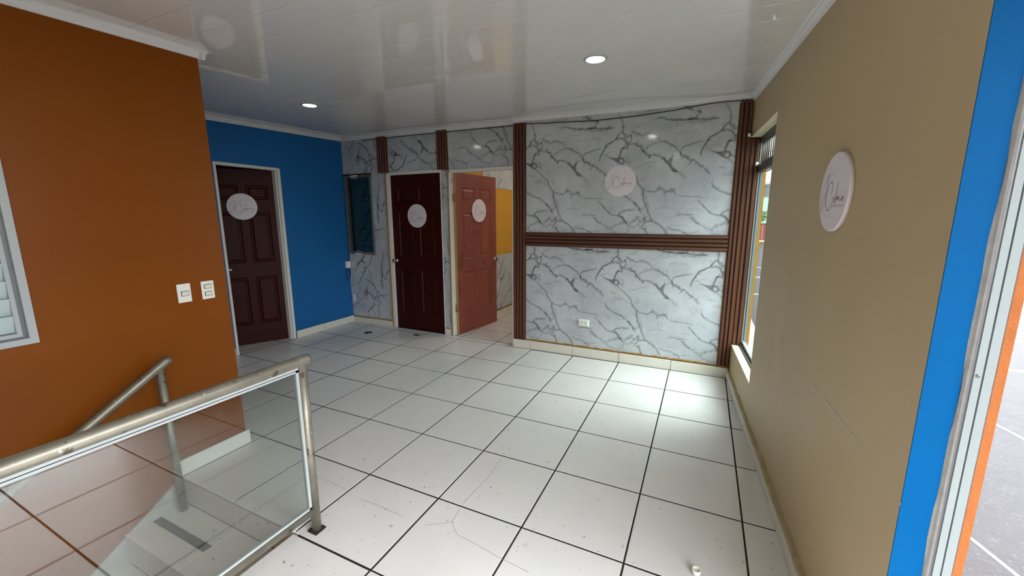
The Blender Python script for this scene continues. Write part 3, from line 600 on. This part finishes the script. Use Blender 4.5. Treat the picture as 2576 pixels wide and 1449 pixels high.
# ajar door in the blue wall
fl = frame_fn((-9.93, -1.675, .012), (-.53, -.99, 0), (-.99, .53, 0))
lf = put(leaf_mesh(1.42, 4.12, .08), fl)
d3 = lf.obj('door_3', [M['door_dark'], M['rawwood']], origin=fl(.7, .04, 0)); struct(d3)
m = MB(); m.box(-9.97, -9.80, -3.105, -3.05, 0, 4.19, ch=.006); m.box(-9.97, -9.80, -1.71, -1.635, 0, 4.19, ch=.006); m.box(-9.97, -9.80, -3.05, -1.71, 4.135, 4.195, ch=.006)
m.box(-9.97, -9.85, -1.735, -1.71, 0, 4.135); m.obj('door_frame', M['white'], d3)
m = MB(); m.tube([(-9.86, -3.05, 1.92), (-9.86, -2.985, 1.92)], .016, 10); m.lathe([(.02, 0), (.02, .02)], 12, lambda a, b, h: (-9.86+a, -2.985+h, 1.92+b)); m.obj('latch_bolt', M['plastic'], d3)

# ------------------------------------------------------------------ windows
def screw(m, fr, a, z, r=.012):
    m.lathe([(r, 0), (r*.9, .004), (r*.3, .005)], 10, lambda x, y, h: fr(a+x, -h, z+y))
# window in the right wall: frame n .165-.225
W1 = lambda u, n, z: RW(u, n, z)
z0, z1 = .668, 4.375; n0, n1 = .155, TH-.045
m = MB()
m.box(.0, .05, n0, n1, z0+.02, z1, W1); m.box(1.89, 1.93, n0, n1, z0+.02, z1, W1); m.box(0, 1.93, n0+.01, n1, z0+.03, z0+.085, W1)
win = m.obj('window_1', M['alu_ext'], origin=RW(1.0, .2, z0)); struct(win)
m = MB(); m.box(.05, .058, n0+.025, n0+.031, z0+.1, 3.85, W1); m.obj('frame_groove', M['slot'], win)
m = MB(); m.box(0, 1.93, n0-.03, n1, z0, z0+.03, W1); m.obj('bottom_track', M['alu_dark'], win)
m = MB(); m.box(0, 1.93, n0-.012, n1, 3.80, 3.93, W1); m.box(0, 1.93, n0-.012, n1, 4.28, z1, W1); m.obj('transom', M['alu_dark'], win)
m = MB(); m.box(.05, 1.89, n0+.032, n0+.038, z0+.085, 3.80, W1); m.obj('pane', M['pane'], win)
m = MB(); m.box(.05, 1.89, n0+.032, n0+.038, 3.93, 4.28, W1); m.obj('pane', M['pane'], win)
for i in range(13):
    u = .14+.14*i; m = MB(); m.tube([W1(u, n0+.012, 3.92), W1(u, n0+.012, 4.29)], .010, 8); m.obj('window_bar', M['alu_dark'], win)
m = MB(); m.box(.02, .10, n1+.02, n1+.03, 3.93, 4.28, W1)
# pillar-side jamb of the big side opening
m = MB(); m.box(UE+.004, UE+.02, .166, .194, -.0, 4.55, RW); m.box(UE+.004, UE+.02, .201, .240, -.0, 4.55, RW); m.box(UE+.004, UE+.01, .194, .201, 0, 4.55, RW)
m.box(UE+.05, 11.6, TH-.13, TH-.05, 4.46, 4.55, RW)
jw = m.obj('window_2', M['alu_ext'], origin=RW(UE+.02, TH-.1, 0)); struct(jw)
m = MB(); m.box(UE+.0045, UE+.015, .156, .166, 0, 4.55, RW); m.obj('jamb_gasket', M['alu_grey'], jw)
m = MB(); m.lathe([(.009, 0), (.008, .003), (.002, .0035)], 12, lambda a, b, h: RW(UE+.02+h, .180+a, 2.33+b)); m.box(UE+.0235, UE+.0245, .179, .181, 2.324, 2.336, RW); m.obj('screw', M['steel'], jw)
# louvre window in the back wall
m = MB(); m.box(-9.77, -9.70, .235, .40, 2.02, 4.19); m.box(-8.845, -8.80, .235, .40, 2.02, 4.19); m.box(-9.70, -8.845, .235, .40, 2.02, 2.07); m.box(-9.70, -8.845, .26, .40, 4.12, 4.16)
w3 = m.obj('window_3', M['alu_grey'], origin=(-9.3, .3, 2.0)); struct(w3)
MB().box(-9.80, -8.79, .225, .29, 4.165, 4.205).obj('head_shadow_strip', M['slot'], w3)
MB().box(-9.70, -9.655, .25, .38, 2.07, 4.12).obj('louver_clip_rail', M['alu_dark'], w3)
nl = 13
for i in range(nl):
    z = 2.075+i*.157; m = MB(); a = math.radians(14)
    pr = [(0, 0), (.012, 0), (.012+.165*math.sin(a), .165*math.cos(a)), (.165*math.sin(a), .165*math.cos(a))]
    m.prism(pr, -9.655, -8.848, lambda p, q, t: (t, .30-p+.02, z+q)); m.obj('louver', M['tint'], w3)
sheet('backing_sheet', FB(.42), -9.70, -8.845, 2.07, 4.12, w3, cw(-9.149, 3.9), thick=.01, step=.012)
# louvre window in the orange wall
yr, zb, zt, yl = -6.885, 1.925, 4.04, -9.28
m = MB()
def ring(m, xa, xb, ya, yb, za, zc, t):
    m.box(xa, xb, ya, ya+t, za, zc); m.box(xa, xb, yb-t, yb, za, zc); m.box(xa, xb, ya+t, yb-t, za, za+t); m.box(xa, xb, ya+t, yb-t, zc-t, zc)
ring(m, -6.16, -6.045, yl, yr, zb, zt, .055); w4 = m.obj('window_4', M['alu'], origin=(-6.1, -8, zb)); struct(w4)
m = MB(); ring(m, -6.15, -6.095, yl+.055, yr-.055, zb+.055, zt-.055, .035); m.obj('inner_frame', M['alu_grey'], w4)
m = MB(); ring(m, -6.14, -6.075, yl+.085, yr-.085, zb+.075, zt-.075, .03); m.obj('sash', M['alu'], w4)
nl = 12
for i in range(nl):
    z = zb+.11+i*.157; a = math.radians(20); m = MB()
    pr = [(0, 0), (.012, 0), (.012+.17*math.sin(a), .17*math.cos(a)), (.17*math.sin(a), .17*math.cos(a))]
    m.prism(pr, yl+.115, yr-.115, lambda p, q, t: (-6.17+p*1.0+.02, t, z+q)); m.obj('louver', M['louver'], w4)
MB().box(-6.34, -6.30, yl-.1, yr+.1, 1.8, 4.15).obj('backing_panel', M['grey_wall'], w4)

# ------------------------------------------------------------------ stairs going down behind the glass
st = empty('staircase', (-5.0, -6.0, -4.0)); tag(st, 'tiled staircase going down beside the orange wall with dark anti-slip strips', 'stairs')
TR, RH = .572, .36
for k in range(6):
    yk = -6.0-TR*k; zk = -RH*(k+1)
    for (xa, xb) in ((-6.04, -5.003), (-4.997, -3.955)):
        m = MB(); m.box(xa, xb, yk-TR-.012, yk-.004, zk-.02, zk, ch=.004); m.obj('tread_tile', M['tile'], st)
        m = MB(); m.box(xa, xb, yk-.004, yk+.014, zk+.004, zk+RH-.012, ch=.003); m.obj('riser_tile', M['tile'], st)
    m = MB(); m.box(-6.0, -5.01, yk-.345, yk-.262, zk, zk+.006); m.obj('antislip_strip', M['tape'], st)
m = MB()
for k in range(6): m.box(-6.04, -3.955, -6.0-TR*(k+1), -6.0-TR*k+.0, -4.0, -RH*(k+1)-.021)
m.box(-6.04, -3.955, -11.98, -6.0-TR*6, -4.05, -RH*7); m.obj('stair_core', M['grout'], st)
m = MB(); m.box(-3.955, -3.93, -11.98, -6.0, -4.0, -.012); m.obj('side_cladding', M['base_tile'], st)
m = MB(); m.box(-6.04, -3.955, -6.002, -5.985, -.028, -.004); m.obj('nosing', M['grout'], st)

# ------------------------------------------------------------------ glass balustrade
X = -3.82
gr = empty('glass_railing', (X, -5.92, 0)); tag(gr, 'worn steel pipe railing with a clear glass pane at the stair edge', 'railing')
m = MB(); m.tube([(X, -5.83, 1.752), (X, -5.85, 1.757), (X, -6.5, 1.755), (X, -11.9, 1.755)], .050, 20); m.obj('top_rail', M['steel'], gr)
m = MB(); m.tube([(X, -5.90, 1.745), (X, -5.905, .012)], .044, 20); m.obj('post', M['steel'], gr)
m = MB(); m.tube([(X, -11.85, 1.745), (X, -11.85, .012)], .044, 16); m.obj('post', M['steel'], gr)
m = MB(); m.box(X-.062, X+.062, -5.965, -5.845, 0.0, .016, ch=.004); m.obj('base_plate', M['rust'], gr)
m = MB(); m.tube([(X, -5.93, .235), (X, -11.85, .235)], .040, 18); m.obj('bottom_rail', M['steel'], gr)
m = MB(); m.box(X-.018, X+.018, -11.8, -5.945, 1.685, 1.712); m.box(X-.018, X-.006, -11.8, -5.945, 1.668, 1.69); m.box(X+.006, X+.018, -11.8, -5.945, 1.668, 1.69)
m.box(X-.018, X+.018, -11.8, -5.945, .268, .29); m.box(X-.018, X+.018, -5.972, -5.945, .268, 1.69)
m.obj('glazing_channel', M['alu'], gr)
MB().box(X-.005, X+.005, -11.8, -5.96, .28, 1.69).obj('glass_pane', M['film'], gr)
# ------------------------------------------------------------------ wall-side handrail following the stairs
XH = -5.90
hr = empty('handrail', (XH, -6.08, -.36)); tag(hr, 'worn steel pipe handrail sloping down the stairs in front of the orange wall', 'handrail')
sl = RH/TR
m = MB(); m.tube([(XH, -5.99, 1.49), (XH, -6.03, 1.475), (XH, -6.10, 1.43), (XH, -9.6, 1.43-3.5*sl)], .046, 18); m.obj('rail', M['steel'], hr)
m = MB(); m.tube([(XH, -6.10, 1.42), (XH, -6.085, -.358)], .040, 18); m.obj('post', M['steel'], hr)
m = MB(); m.tube([(XH, -9.45, 1.43-3.35*sl), (XH, -9.45, -2.158)], .040, 14); m.obj('post', M['steel'], hr)

# ------------------------------------------------------------------ round name boards
STROKES = {
 'ink': [(9, [(735,740),(748,715),(760,670),(752,620),(725,592),(690,588),(650,602),(612,645),(585,700),(562,760),(558,820),(568,875),(595,920),(635,950),(675,960),(720,948),(760,915),(790,882),(812,855)]),
         (7, [(865,798),(835,795),(812,808),(800,835),(812,856),(835,850),(858,825),(872,798),(868,830),(880,852),(898,845),(910,820)]),
         (9, [(938,605),(928,680),(918,770),(910,840),(906,888)]),
         (7, [(908,850),(925,815),(945,790),(955,800),(952,840),(970,800),(988,790),(992,830),(1005,800),(1025,792),(1035,825),(1060,838),(1095,830)]),
         (7, [(1095,830),(1125,822),(1150,800),(1145,788),(1120,798),(1112,825),(1130,842),(1160,832),(1192,798)])],
 'ink_grey': [(7, [(532,540),(490,560),(455,600),(425,660),(402,730),(395,790),(402,850),(425,905),(455,945),(505,998)]),
         (5, [(563,470),(555,540),(545,620),(525,700),(500,770),(470,830),(440,878)]), (5, [(440,878),(490,885),(540,882)]),
         (5, [(565,480),(568,560),(560,650),(552,740),(545,820),(540,882)]), (4, [(550,600),(530,720),(505,860)]), (4, [(558,560),(520,790)]),
         (5, [(430,900),(405,950),(400,1000)]), (5, [(395,910),(415,960),(425,1000)]), (5, [(380,950),(440,945)])],
 'ink_pink': [(6, [(595,510),(645,495),(700,492),(760,502),(820,535)]), (5, [(560,1010),(620,1032),(700,1035),(760,1015),(805,985)])]
         + [(5, [(x, 890), (x+random.uniform(-3, 3), 920)]) for x in range(820, 1210, 22)] + [(4, [(x, 905), (x+12, 905)]) for x in range(828, 1210, 44)]}
def catmull(p, n=4):
    if len(p) < 3: return p
    o = []; q = [p[0]]+p+[p[-1]]
    for i in range(1, len(q)-2):
        for k in range(n):
            t = k/n; o.append(tuple(.5*(2*q[i][c]+(q[i+1][c]-q[i-1][c])*t+(2*q[i-1][c]-5*q[i][c]+4*q[i+1][c]-q[i+2][c])*t*t+(3*q[i][c]-q[i-1][c]-3*q[i+1][c]+q[i+2][c])*t**3) for c in (0, 1)))
    return o+[p[-1]]
def sign(fr, a, z, label, R=.30, th=.022, rot=0):
    """fr(a,d,z): d proud of the surface"""
    t = MB(); n = 56
    t.lathe([(R, 0), (R, th-.004), (R-.004, th)], n, lambda x, y, h: fr(a+x, h, z+y))
    o = t.obj('round_sign', M['sign'], origin=fr(a, 0, z)); tag(o, label, 'sign', 'round white name boards')
    sc_ = R/505; cr, sr = math.cos(rot), math.sin(rot)
    for mt, strokes in STROKES.items():
        m = MB()
        for li, (wd, pts) in enumerate(strokes):
            p = catmull([tuple(map(float, q)) for q in pts]); vs = []
            for i, q in enumerate(p):
                d = Vector(p[min(i+1, len(p)-1)])-Vector(p[max(i-1, 0)])
                if d.length < 1e-6: d = Vector((1, 0))
                d.normalize(); nn = Vector((-d.y, d.x))*wd*.62
                for sg in (1, -1):
                    x = (q[0]+nn.x*sg-798)*sc_; y = -(q[1]+nn.y*sg-725)*sc_; vs.append(fr(a+x*cr-y*sr, th+.0008+.0002*li, z+x*sr+y*cr))
            m.add(vs, [[2*i, 2*i+1, 2*i+3, 2*i+2] for i in range(len(p)-1)])
        b = m.obj('lettering' if mt == 'ink' else ('emblem' if mt == 'ink_grey' else 'fine_print'), M[mt], o)
        if mt == 'ink_pink': b['kind'] = 'stuff'
    return o
sign(lambda a, d, z: (a, .128-d, z), -2.145, 3.74, 'round white board with script on the upper marble panel of the back wall')
sign(lambda a, d, z: (a, .303-d, z), -7.33, 3.07, 'round white board with script on the closed brown door')
ox = frame_fn((-6.155, .34, .012), (.23, 1.68, 0), (1.68, -.23, 0))
sign(lambda a, d, z: ox(a, d+.001, z), .905, 3.19, 'round white board with script on the open brown door')
bx = frame_fn((-9.93, -1.675, .012), (.53, .99, 0), (.99, -.53, 0))
sign(lambda a, d, z: bx(a, d+.001, z), -.735, 3.28, 'round white board with script on the door in the blue wall')
sign(lambda a, d, z: RW(a, -d-.001, z), 4.425, 3.237, 'round white board with script and chipped rim on the tan right wall', th=.03)

# ------------------------------------------------------------------ electrical fittings
def plate(fr, a, z, wd, h, label, rockers, cat='switch', name='light_switch', group=None):
    m = MB(); m.box(a-wd/2, a+wd/2, 0, .022, z-h/2, z+h/2, fr, ch=.007); o = m.obj(name, M['plastic'], origin=fr(a, 0, z)); tag(o, label, cat, group)
    for (da, dz, w_, h_) in rockers:
        m = MB(); m.box(a+da-w_/2-.005, a+da+w_/2+.005, .022, .0228, z+dz-h_/2-.005, z+dz+h_/2+.005, fr); m.obj('recess', M['slot'], o)
        m = MB(); m.box(a+da-w_/2, a+da+w_/2, .0228, .031, z+dz-h_/2, z+dz+h_/2, fr, ch=.003); m.obj('rocker', M['rocker'], o)
    return o
FO = lambda a, d, z: (-6.07+d, a, z)
plate(FO, -5.686, 2.178, .140, .222, 'white single-rocker light switch on the orange wall, nearer the window', [(.005, -.005, .075, .05)])
plate(FO, -5.432, 2.176, .140, .222, 'white double-rocker light switch on the orange wall, nearer the wall corner', [(0, .045, .075, .045), (0, -.045, .075, .045)])
plate(lambda a, d, z: (a, .268-d, z), -9.745, .712, .10, .19, 'small white switch plate low on the marble strip beside the blue wall', [(0, 0, .045, .09)])
# junction box with loose wire
m = MB(); m.box(-9.818, -9.76, .105, .245, 1.60, 1.79, ch=.006); jb = m.obj('junction_box', M['plastic']); tag(jb, 'small white junction box on the blue wall beside the corner', 'box')
cl = MB(); cl.tube([(-9.79, .25, 2.0), (-9.79, .252, 1.86), (-9.79, .24, 1.80)], .007, 8)
cb = MB(); cb.tube([(-9.79, .232, 1.592), (-9.785, .245, 1.46), (-9.78, .22, 1.33), (-9.775, .15, 1.28), (-9.775, .10, 1.34), (-9.78, .095, 1.46), (-9.79, .12, 1.592)], .008, 8)
lw = tag(cb.obj('loose_wire', M['cable']), 'thin black wire looping below the white junction box', 'cable') or None
cl.obj('wire_lead', M['cable'], bpy.data.objects['loose_wire'])
cb = MB(); cb.tube([(-9.80, .258, 1.56), (-9.80, .258, .82)], .006, 6); tag(cb.obj('white_wire', M['plastic']), 'thin wire running down the wall corner to the low switch plate', 'cable')
# outlet
FP = lambda a, d, z: (a, .129-d, z)
m = MB(); a, z = -2.80, .765
m.add([FP(a+x*q, d, z+y*q2) for (q, q2, d) in ((1, 1, 0), (1, 1, .012), (.82, .72, .034)) for x, y in ((-.118, -.078), (.118, -.078), (.118, .078), (-.118, .078))], [[k*4+i, k*4+(i+1) % 4, (k+1)*4+(i+1) % 4, (k+1)*4+i] for k in range(2) for i in range(4)]+[[8, 9, 10, 11]])
o = m.obj('power_outlet', M['plastic'], origin=FP(a, 0, z)); tag(o, 'white double power outlet low on the lower marble panel', 'outlet')
for da in (-.045, .05):
    m = MB(); m.box(a+da-.008, a+da+.016, .0345, .0352, z+.014, z+.022, FP); m.box(a+da-.008, a+da+.016, .0345, .0352, z-.022, z-.014, FP); m.lathe([(.007, 0), (.006, .001)], 10, lambda x, y, h: FP(a+da-.024+x, .0345+h, z+y)); m.obj('socket_slots', M['slot'], o)
# cables under the ceiling
cb = MB(); cb.tube([(-4.30, .085, 5.00), (-4.02, .08, 4.985), (-3.49, .08, 4.955), (-2.66, .08, 4.915), (-1.90, .08, 4.92), (-1.20, .08, 4.955), (-.68, .08, 5.0), (-.37, .07, 5.005), (0.0, .06, 4.98)], .0085, 8)
tag(cb.obj('cable', M['cable']), 'black cable sagging across the top of the marble panel under the cornice', 'cable')
cb = MB(); cb.tube([(-9.0, .24, 5.06), (-8.3, .235, 5.055), (-7.2, .235, 5.05), (-6.2, .235, 5.04), (-5.3, .235, 5.03), (-4.56, .235, 5.02)], .008, 8)
tag(cb.obj('cable', M['cable']), 'black cable tucked under the cornice above the two back doors', 'cable')
cb = MB(); cb.tube([(.03, .06, 4.47), (.06, .07, 4.36), (.11, .07, 4.35), (.17, .07, 4.34), (.215, .03, 4.31)], .009, 8)
tag(cb.obj('cable', M['cable']), 'short brown-black cable entering at the window head corner', 'cable')
def plug(p, label):
    m = MB(); m.lathe([(.016, 0), (.026, .015), (.026, .05), (.012, .06)], 14, lambda x, y, h: (p[0]+x, p[1]-.02+y, p[2]+h)); m.tube([(p[0], p[1], p[2]+.01), (p[0]+.05, p[1], p[2]), (p[0]+.07, p[1], p[2]+.004)], .006, 8)
    tag(m.obj('cable_clip', M['plastic']), label, 'clip')
plug((.012, .055, 4.385), 'upper white plastic clip on the brown slats by the window head')
plug((.165, .06, 3.90), 'lower white plastic clip on the brown slats beside the window transom')
# ------------------------------------------------------------------ recessed lamps
def lamp(x, y, label, vis=True):
    zc = ceil_z(x, y); e = empty('recessed_light', (x, y, zc)); tag(e, label, 'ceiling light', 'round recessed ceiling lights')
    m = MB(); m.lathe([(.150, .0), (.150, -.008), (.140, -.014), (.118, -.014), (.108, -.004), (.108, .0)], 40, lambda a, b, h: (x+a, y+b, zc+h)); m.obj('trim_ring', M['alu'], e)
    m = MB(); m.lathe([(.106, -.003), (.100, -.009), (.01, -.010)], 40, lambda a, b, h: (x+a, y+b, zc+h)); m.obj('diffuser', M['lamp_on'], e)
lamp(-7.215, -2.775, 'lit recessed ceiling light nearer the blue wall')
lamp(-1.945, -2.865, 'lit recessed ceiling light above the open floor near the right side')
lamp(-1.6, -6.6, 'recessed ceiling light behind the viewer, near the right wall')
e_ = MB(); e_.lathe([(.3, 5.44), (.3, 5.40), (.01, 5.39)], 24, lambda a, b, h: (-3.4+a, 2.9+b, h)); tag(e_.obj('side_room_fill_light', M['lamp_on']), 'round ceiling light added out of view to brighten the side room beyond the open door', 'ceiling light')  # unseen lamp added to light the side room
# ------------------------------------------------------------------ bits on the floor
m = MB(); pr = [(-.075, -.03), (.0, -.06), (.04, -.045), (.05, .0), (.13, .03), (.05, .045), (.02, .07), (-.03, .05), (-.10, .03)]
m.prism(pr, 0, 1, lambda p, q, t: (-8.49+p, -.52+q*1.5, .003+(.016 if t else 0)*(1-abs(p)*3))); tag(m.obj('plastic_scrap', M['cable']), 'black scrap lying on the floor tiles nearer the blue wall', 'scrap')
m = MB(); pr = [(-.12, -.01), (-.03, -.035), (.04, -.06), (.06, -.02), (.13, .03), (.0, .03)]
m.prism(pr, 0, 1, lambda p, q, t: (-7.18+p, -.13+q, .003+(.012 if t else 0)*(1-abs(p)*3))); tag(m.obj('plastic_scrap', M['cable']), 'thin black scrap lying before the closed brown door', 'scrap')
m = MB(); m.lathe([(.024, .002), (.034, .03), (.036, .062), (.032, .064), (.030, .058), (.028, .02), (.004, .016)], 24, lambda a, b, h: (-.405+a, -4.87+b, h)); tag(m.obj('white_cup', M['plastic']), 'small white plastic cup standing on the floor near the tan wall', 'cup')

# ------------------------------------------------------------------ street outside
Zs = -.30
m = MB(); m.box(1.0, 60, -60, 64, Zs-.1, Zs); m.box(-40, 1.0, -60, -12.6, Zs-.1, Zs); struct(m.obj('road', M['asphalt'], origin=(5, 0, Zs)), 'grey asphalt street outside the right wall')
m = MB(); m.box(.34, 1.0, -12.6, 64, Zs-.1, Zs+.06); m.box(-40, .34, -12.6, -12.2, Zs-.1, Zs+.06); struct(m.obj('sidewalk', M['grey_wall'], origin=(.7, 0, Zs)))
def stripe(pts, wd, mt, label):
    m = MB(); vs = []
    for i, p in enumerate(pts):
        d = (Vector(pts[min(i+1, len(pts)-1)])-Vector(pts[max(i-1, 0)])).normalized(); n = Vector((-d.y, d.x))*wd/2
        vs += [(p[0]+n.x, p[1]+n.y, Zs+.002), (p[0]-n.x, p[1]-n.y, Zs+.002)]
    m.add(vs, [[2*i, 2*i+1, 2*i+3, 2*i+2] for i in range(len(pts)-1)]); tag(m.obj('road_marking', M[mt]), label, 'road marking')
stripe([(3.80, 1.6), (3.93, .70), (4.06, .16), (4.4, -1.5), (5.0, -4.5)], .06, 'paint_white', 'thin white line on the asphalt, farther from the building')
stripe([(2.0, -2.0), (2.18, -2.70), (2.36, -3.27), (2.7, -4.4)], .045, 'paint_white', 'worn white line on the asphalt, nearest the building')
stripe([(5.2, 4.25), (5.65, 4.05), (5.85, 3.98), (6.1, 4.12), (6.8, 4.3)], .16, 'paint_yellow', 'curved yellow marking on the asphalt')
stripe([(7.2, 7.0), (7.62, 6.85), (8.6, 6.5)], .30, 'paint_yellow', 'thicker of the two parallel yellow street bars')
stripe([(7.4, 7.75), (7.9, 7.6), (8.9, 7.3)], .18, 'paint_yellow', 'thinner of the two parallel yellow street bars')
stripe([(.6+1.0, 17.5), (3.6, 17.2)], .5, 'paint_white', 'white crossing bar seen low in the window')
stripe([(1.2, 11.8), (2.9, 11.6)], .35, 'paint_white', 'second white crossing bar seen low in the window')
stripe([(1.2, 22.5), (3.6, 22.2)], .5, 'paint_white', 'farthest white crossing bar seen in the window')
# kerb, fence, house across the junction
m = MB(); m.box(-12, 22, 46.4, 47.0, Zs, Zs+.32); tag(m.obj('kerb', M['paint_yellow']), 'yellow painted kerb across the street', 'kerb')
m = MB(); m.box(-12, 22, 47.0, 50, Zs, Zs+.30); struct(m.obj('sidewalk', M['grey_wall']))
fe = empty('metal_fence', (5, 50, Zs+.3)); tag(fe, 'maroon sheet metal fence across the street', 'fence')
for i in range(26):
    x = -8+i*1.15; m = MB(); m.box(x, x+1.09, 50.0, 50.08, Zs+.3, 1.95); m.box(x+.45, x+.62, 49.95, 50.0, Zs+.3, 1.95); m.obj('fence_sheet', M['red_metal'], fe)
m = MB(); m.box(-8, 22, 49.95, 50.1, 1.95, 2.05); m.obj('fence_rail', M['slot'], fe)
hs = empty('house', (6, 54, Zs)); tag(hs, 'mint green house with a grey louvred upper storey behind the maroon fence', 'house')
m = MB(); m.box(-10, 22, 54, 60, Zs, 5.25); m.obj('wall', M['green_wall'], hs)
m = MB(); m.box(-10, 22, 53.9, 54.0, 3.5, 3.6); m.obj('ledge', M['grey_wall'], hs)
m = MB(); m.box(3.2, 6.9, 54.3, 58, 5.25, 7.3); m.obj('upper_storey', M['grey_wall'], hs)
for i in range(6):
    m = MB(); m.box(4.6, 6.6, 54.1, 54.3, 5.45+i*.28, 5.58+i*.28); m.obj('louver', M['alu_grey'], hs)
tr = empty('street_tree', (5.4, 51.6, Zs)); tag(tr, 'small green tree between the maroon fence and the mint house', 'tree')
m = MB(); m.tube([(5.4, 51.6, Zs), (5.45, 51.6, 1.6), (5.5, 51.6, 2.6)], [.12, .09, .05], 8); m.obj('trunk', M['bark'], tr)
m = MB(); rr = random.Random(3)
for i in range(420):
    a = rr.uniform(0, 6.28); e = rr.uniform(-1, 1); q = rr.random()**.4; c = Vector((5.5+1.1*q*math.cos(a)*math.sqrt(1-e*e), 51.6+.8*q*math.sin(a)*math.sqrt(1-e*e), 3.0+.75*q*e))
    d1_ = Vector((rr.uniform(-1, 1), rr.uniform(-1, 1), rr.uniform(-1, 1))).normalized()*.13; d2_ = d1_.cross(Vector((rr.uniform(-1, 1), rr.uniform(-1, 1), rr.uniform(-1, 1)))).normalized()*.07
    m.add([c-d1_, c+d2_, c+d1_, c-d2_], [(0, 1, 2, 3)])
o = m.obj('foliage', M['leaf'], tr); o['kind'] = 'stuff'
pl = empty('utility_pole', (6.2, 48.6, Zs+.3)); tag(pl, 'grey utility pole with overhead wires across the street', 'pole')
m = MB(); m.tube([(7.6, 48.6, Zs+.3), (7.6, 48.6, 13.5)], [.2, .15], 10); m.obj('pole_shaft', M['grey_wall'], pl)
for z, dz in ((8.4, .0), (10.1, .15), (12.2, .5)):
    m = MB(); m.tube([(-14+i*3.6, 48.6-i*.1, z+dz+.006*(i-6)**2*3) for i in range(11)], .035, 6); m.obj('wire', M['slot'], pl)
m = MB(); m.tube([(7.6, 48.6, 9.4), (6.3, 48.3, 8.6), (4.6, 48, 7.6)], .09, 6); m.obj('brace', M['slot'], pl)
# the unseen overhang added over the side opening limits the sky light entering there

# hairline cracks across a few glazed tiles
for pts in [[(-2.713, -3.936), (-2.667, -4.456), (-2.694, -4.779), (-2.7, -4.978)], [(-2.688, -5.053), (-2.661, -5.229), (-2.645, -5.268), (-2.524, -5.366), (-2.333, -5.384), (-2.054, -5.429), (-1.726, -5.459)], [(-2.879, -5.402), (-2.716, -5.29), (-2.655, -5.238)], [(-4.592, -5.318), (-4.314, -5.326), (-4.065, -5.348), (-3.979, -5.382)], [(-3.774, -5.394), (-3.468, -5.386), (-3.185, -5.401)]]:
    m = MB(); vs = []
    for i, p in enumerate(pts):
        d = (Vector(pts[min(i+1, len(pts)-1)])-Vector(pts[max(i-1, 0)])).normalized(); n = Vector((-d.y, d.x))*.0016
        vs += [(p[0]+n.x, p[1]+n.y, .0024), (p[0]-n.x, p[1]-n.y, .0024)]
    m.add(vs, [[2*i, 2*i+1, 2*i+3, 2*i+2] for i in range(len(pts)-1)]); m.obj('hairline_crack', M['hair'], floor)
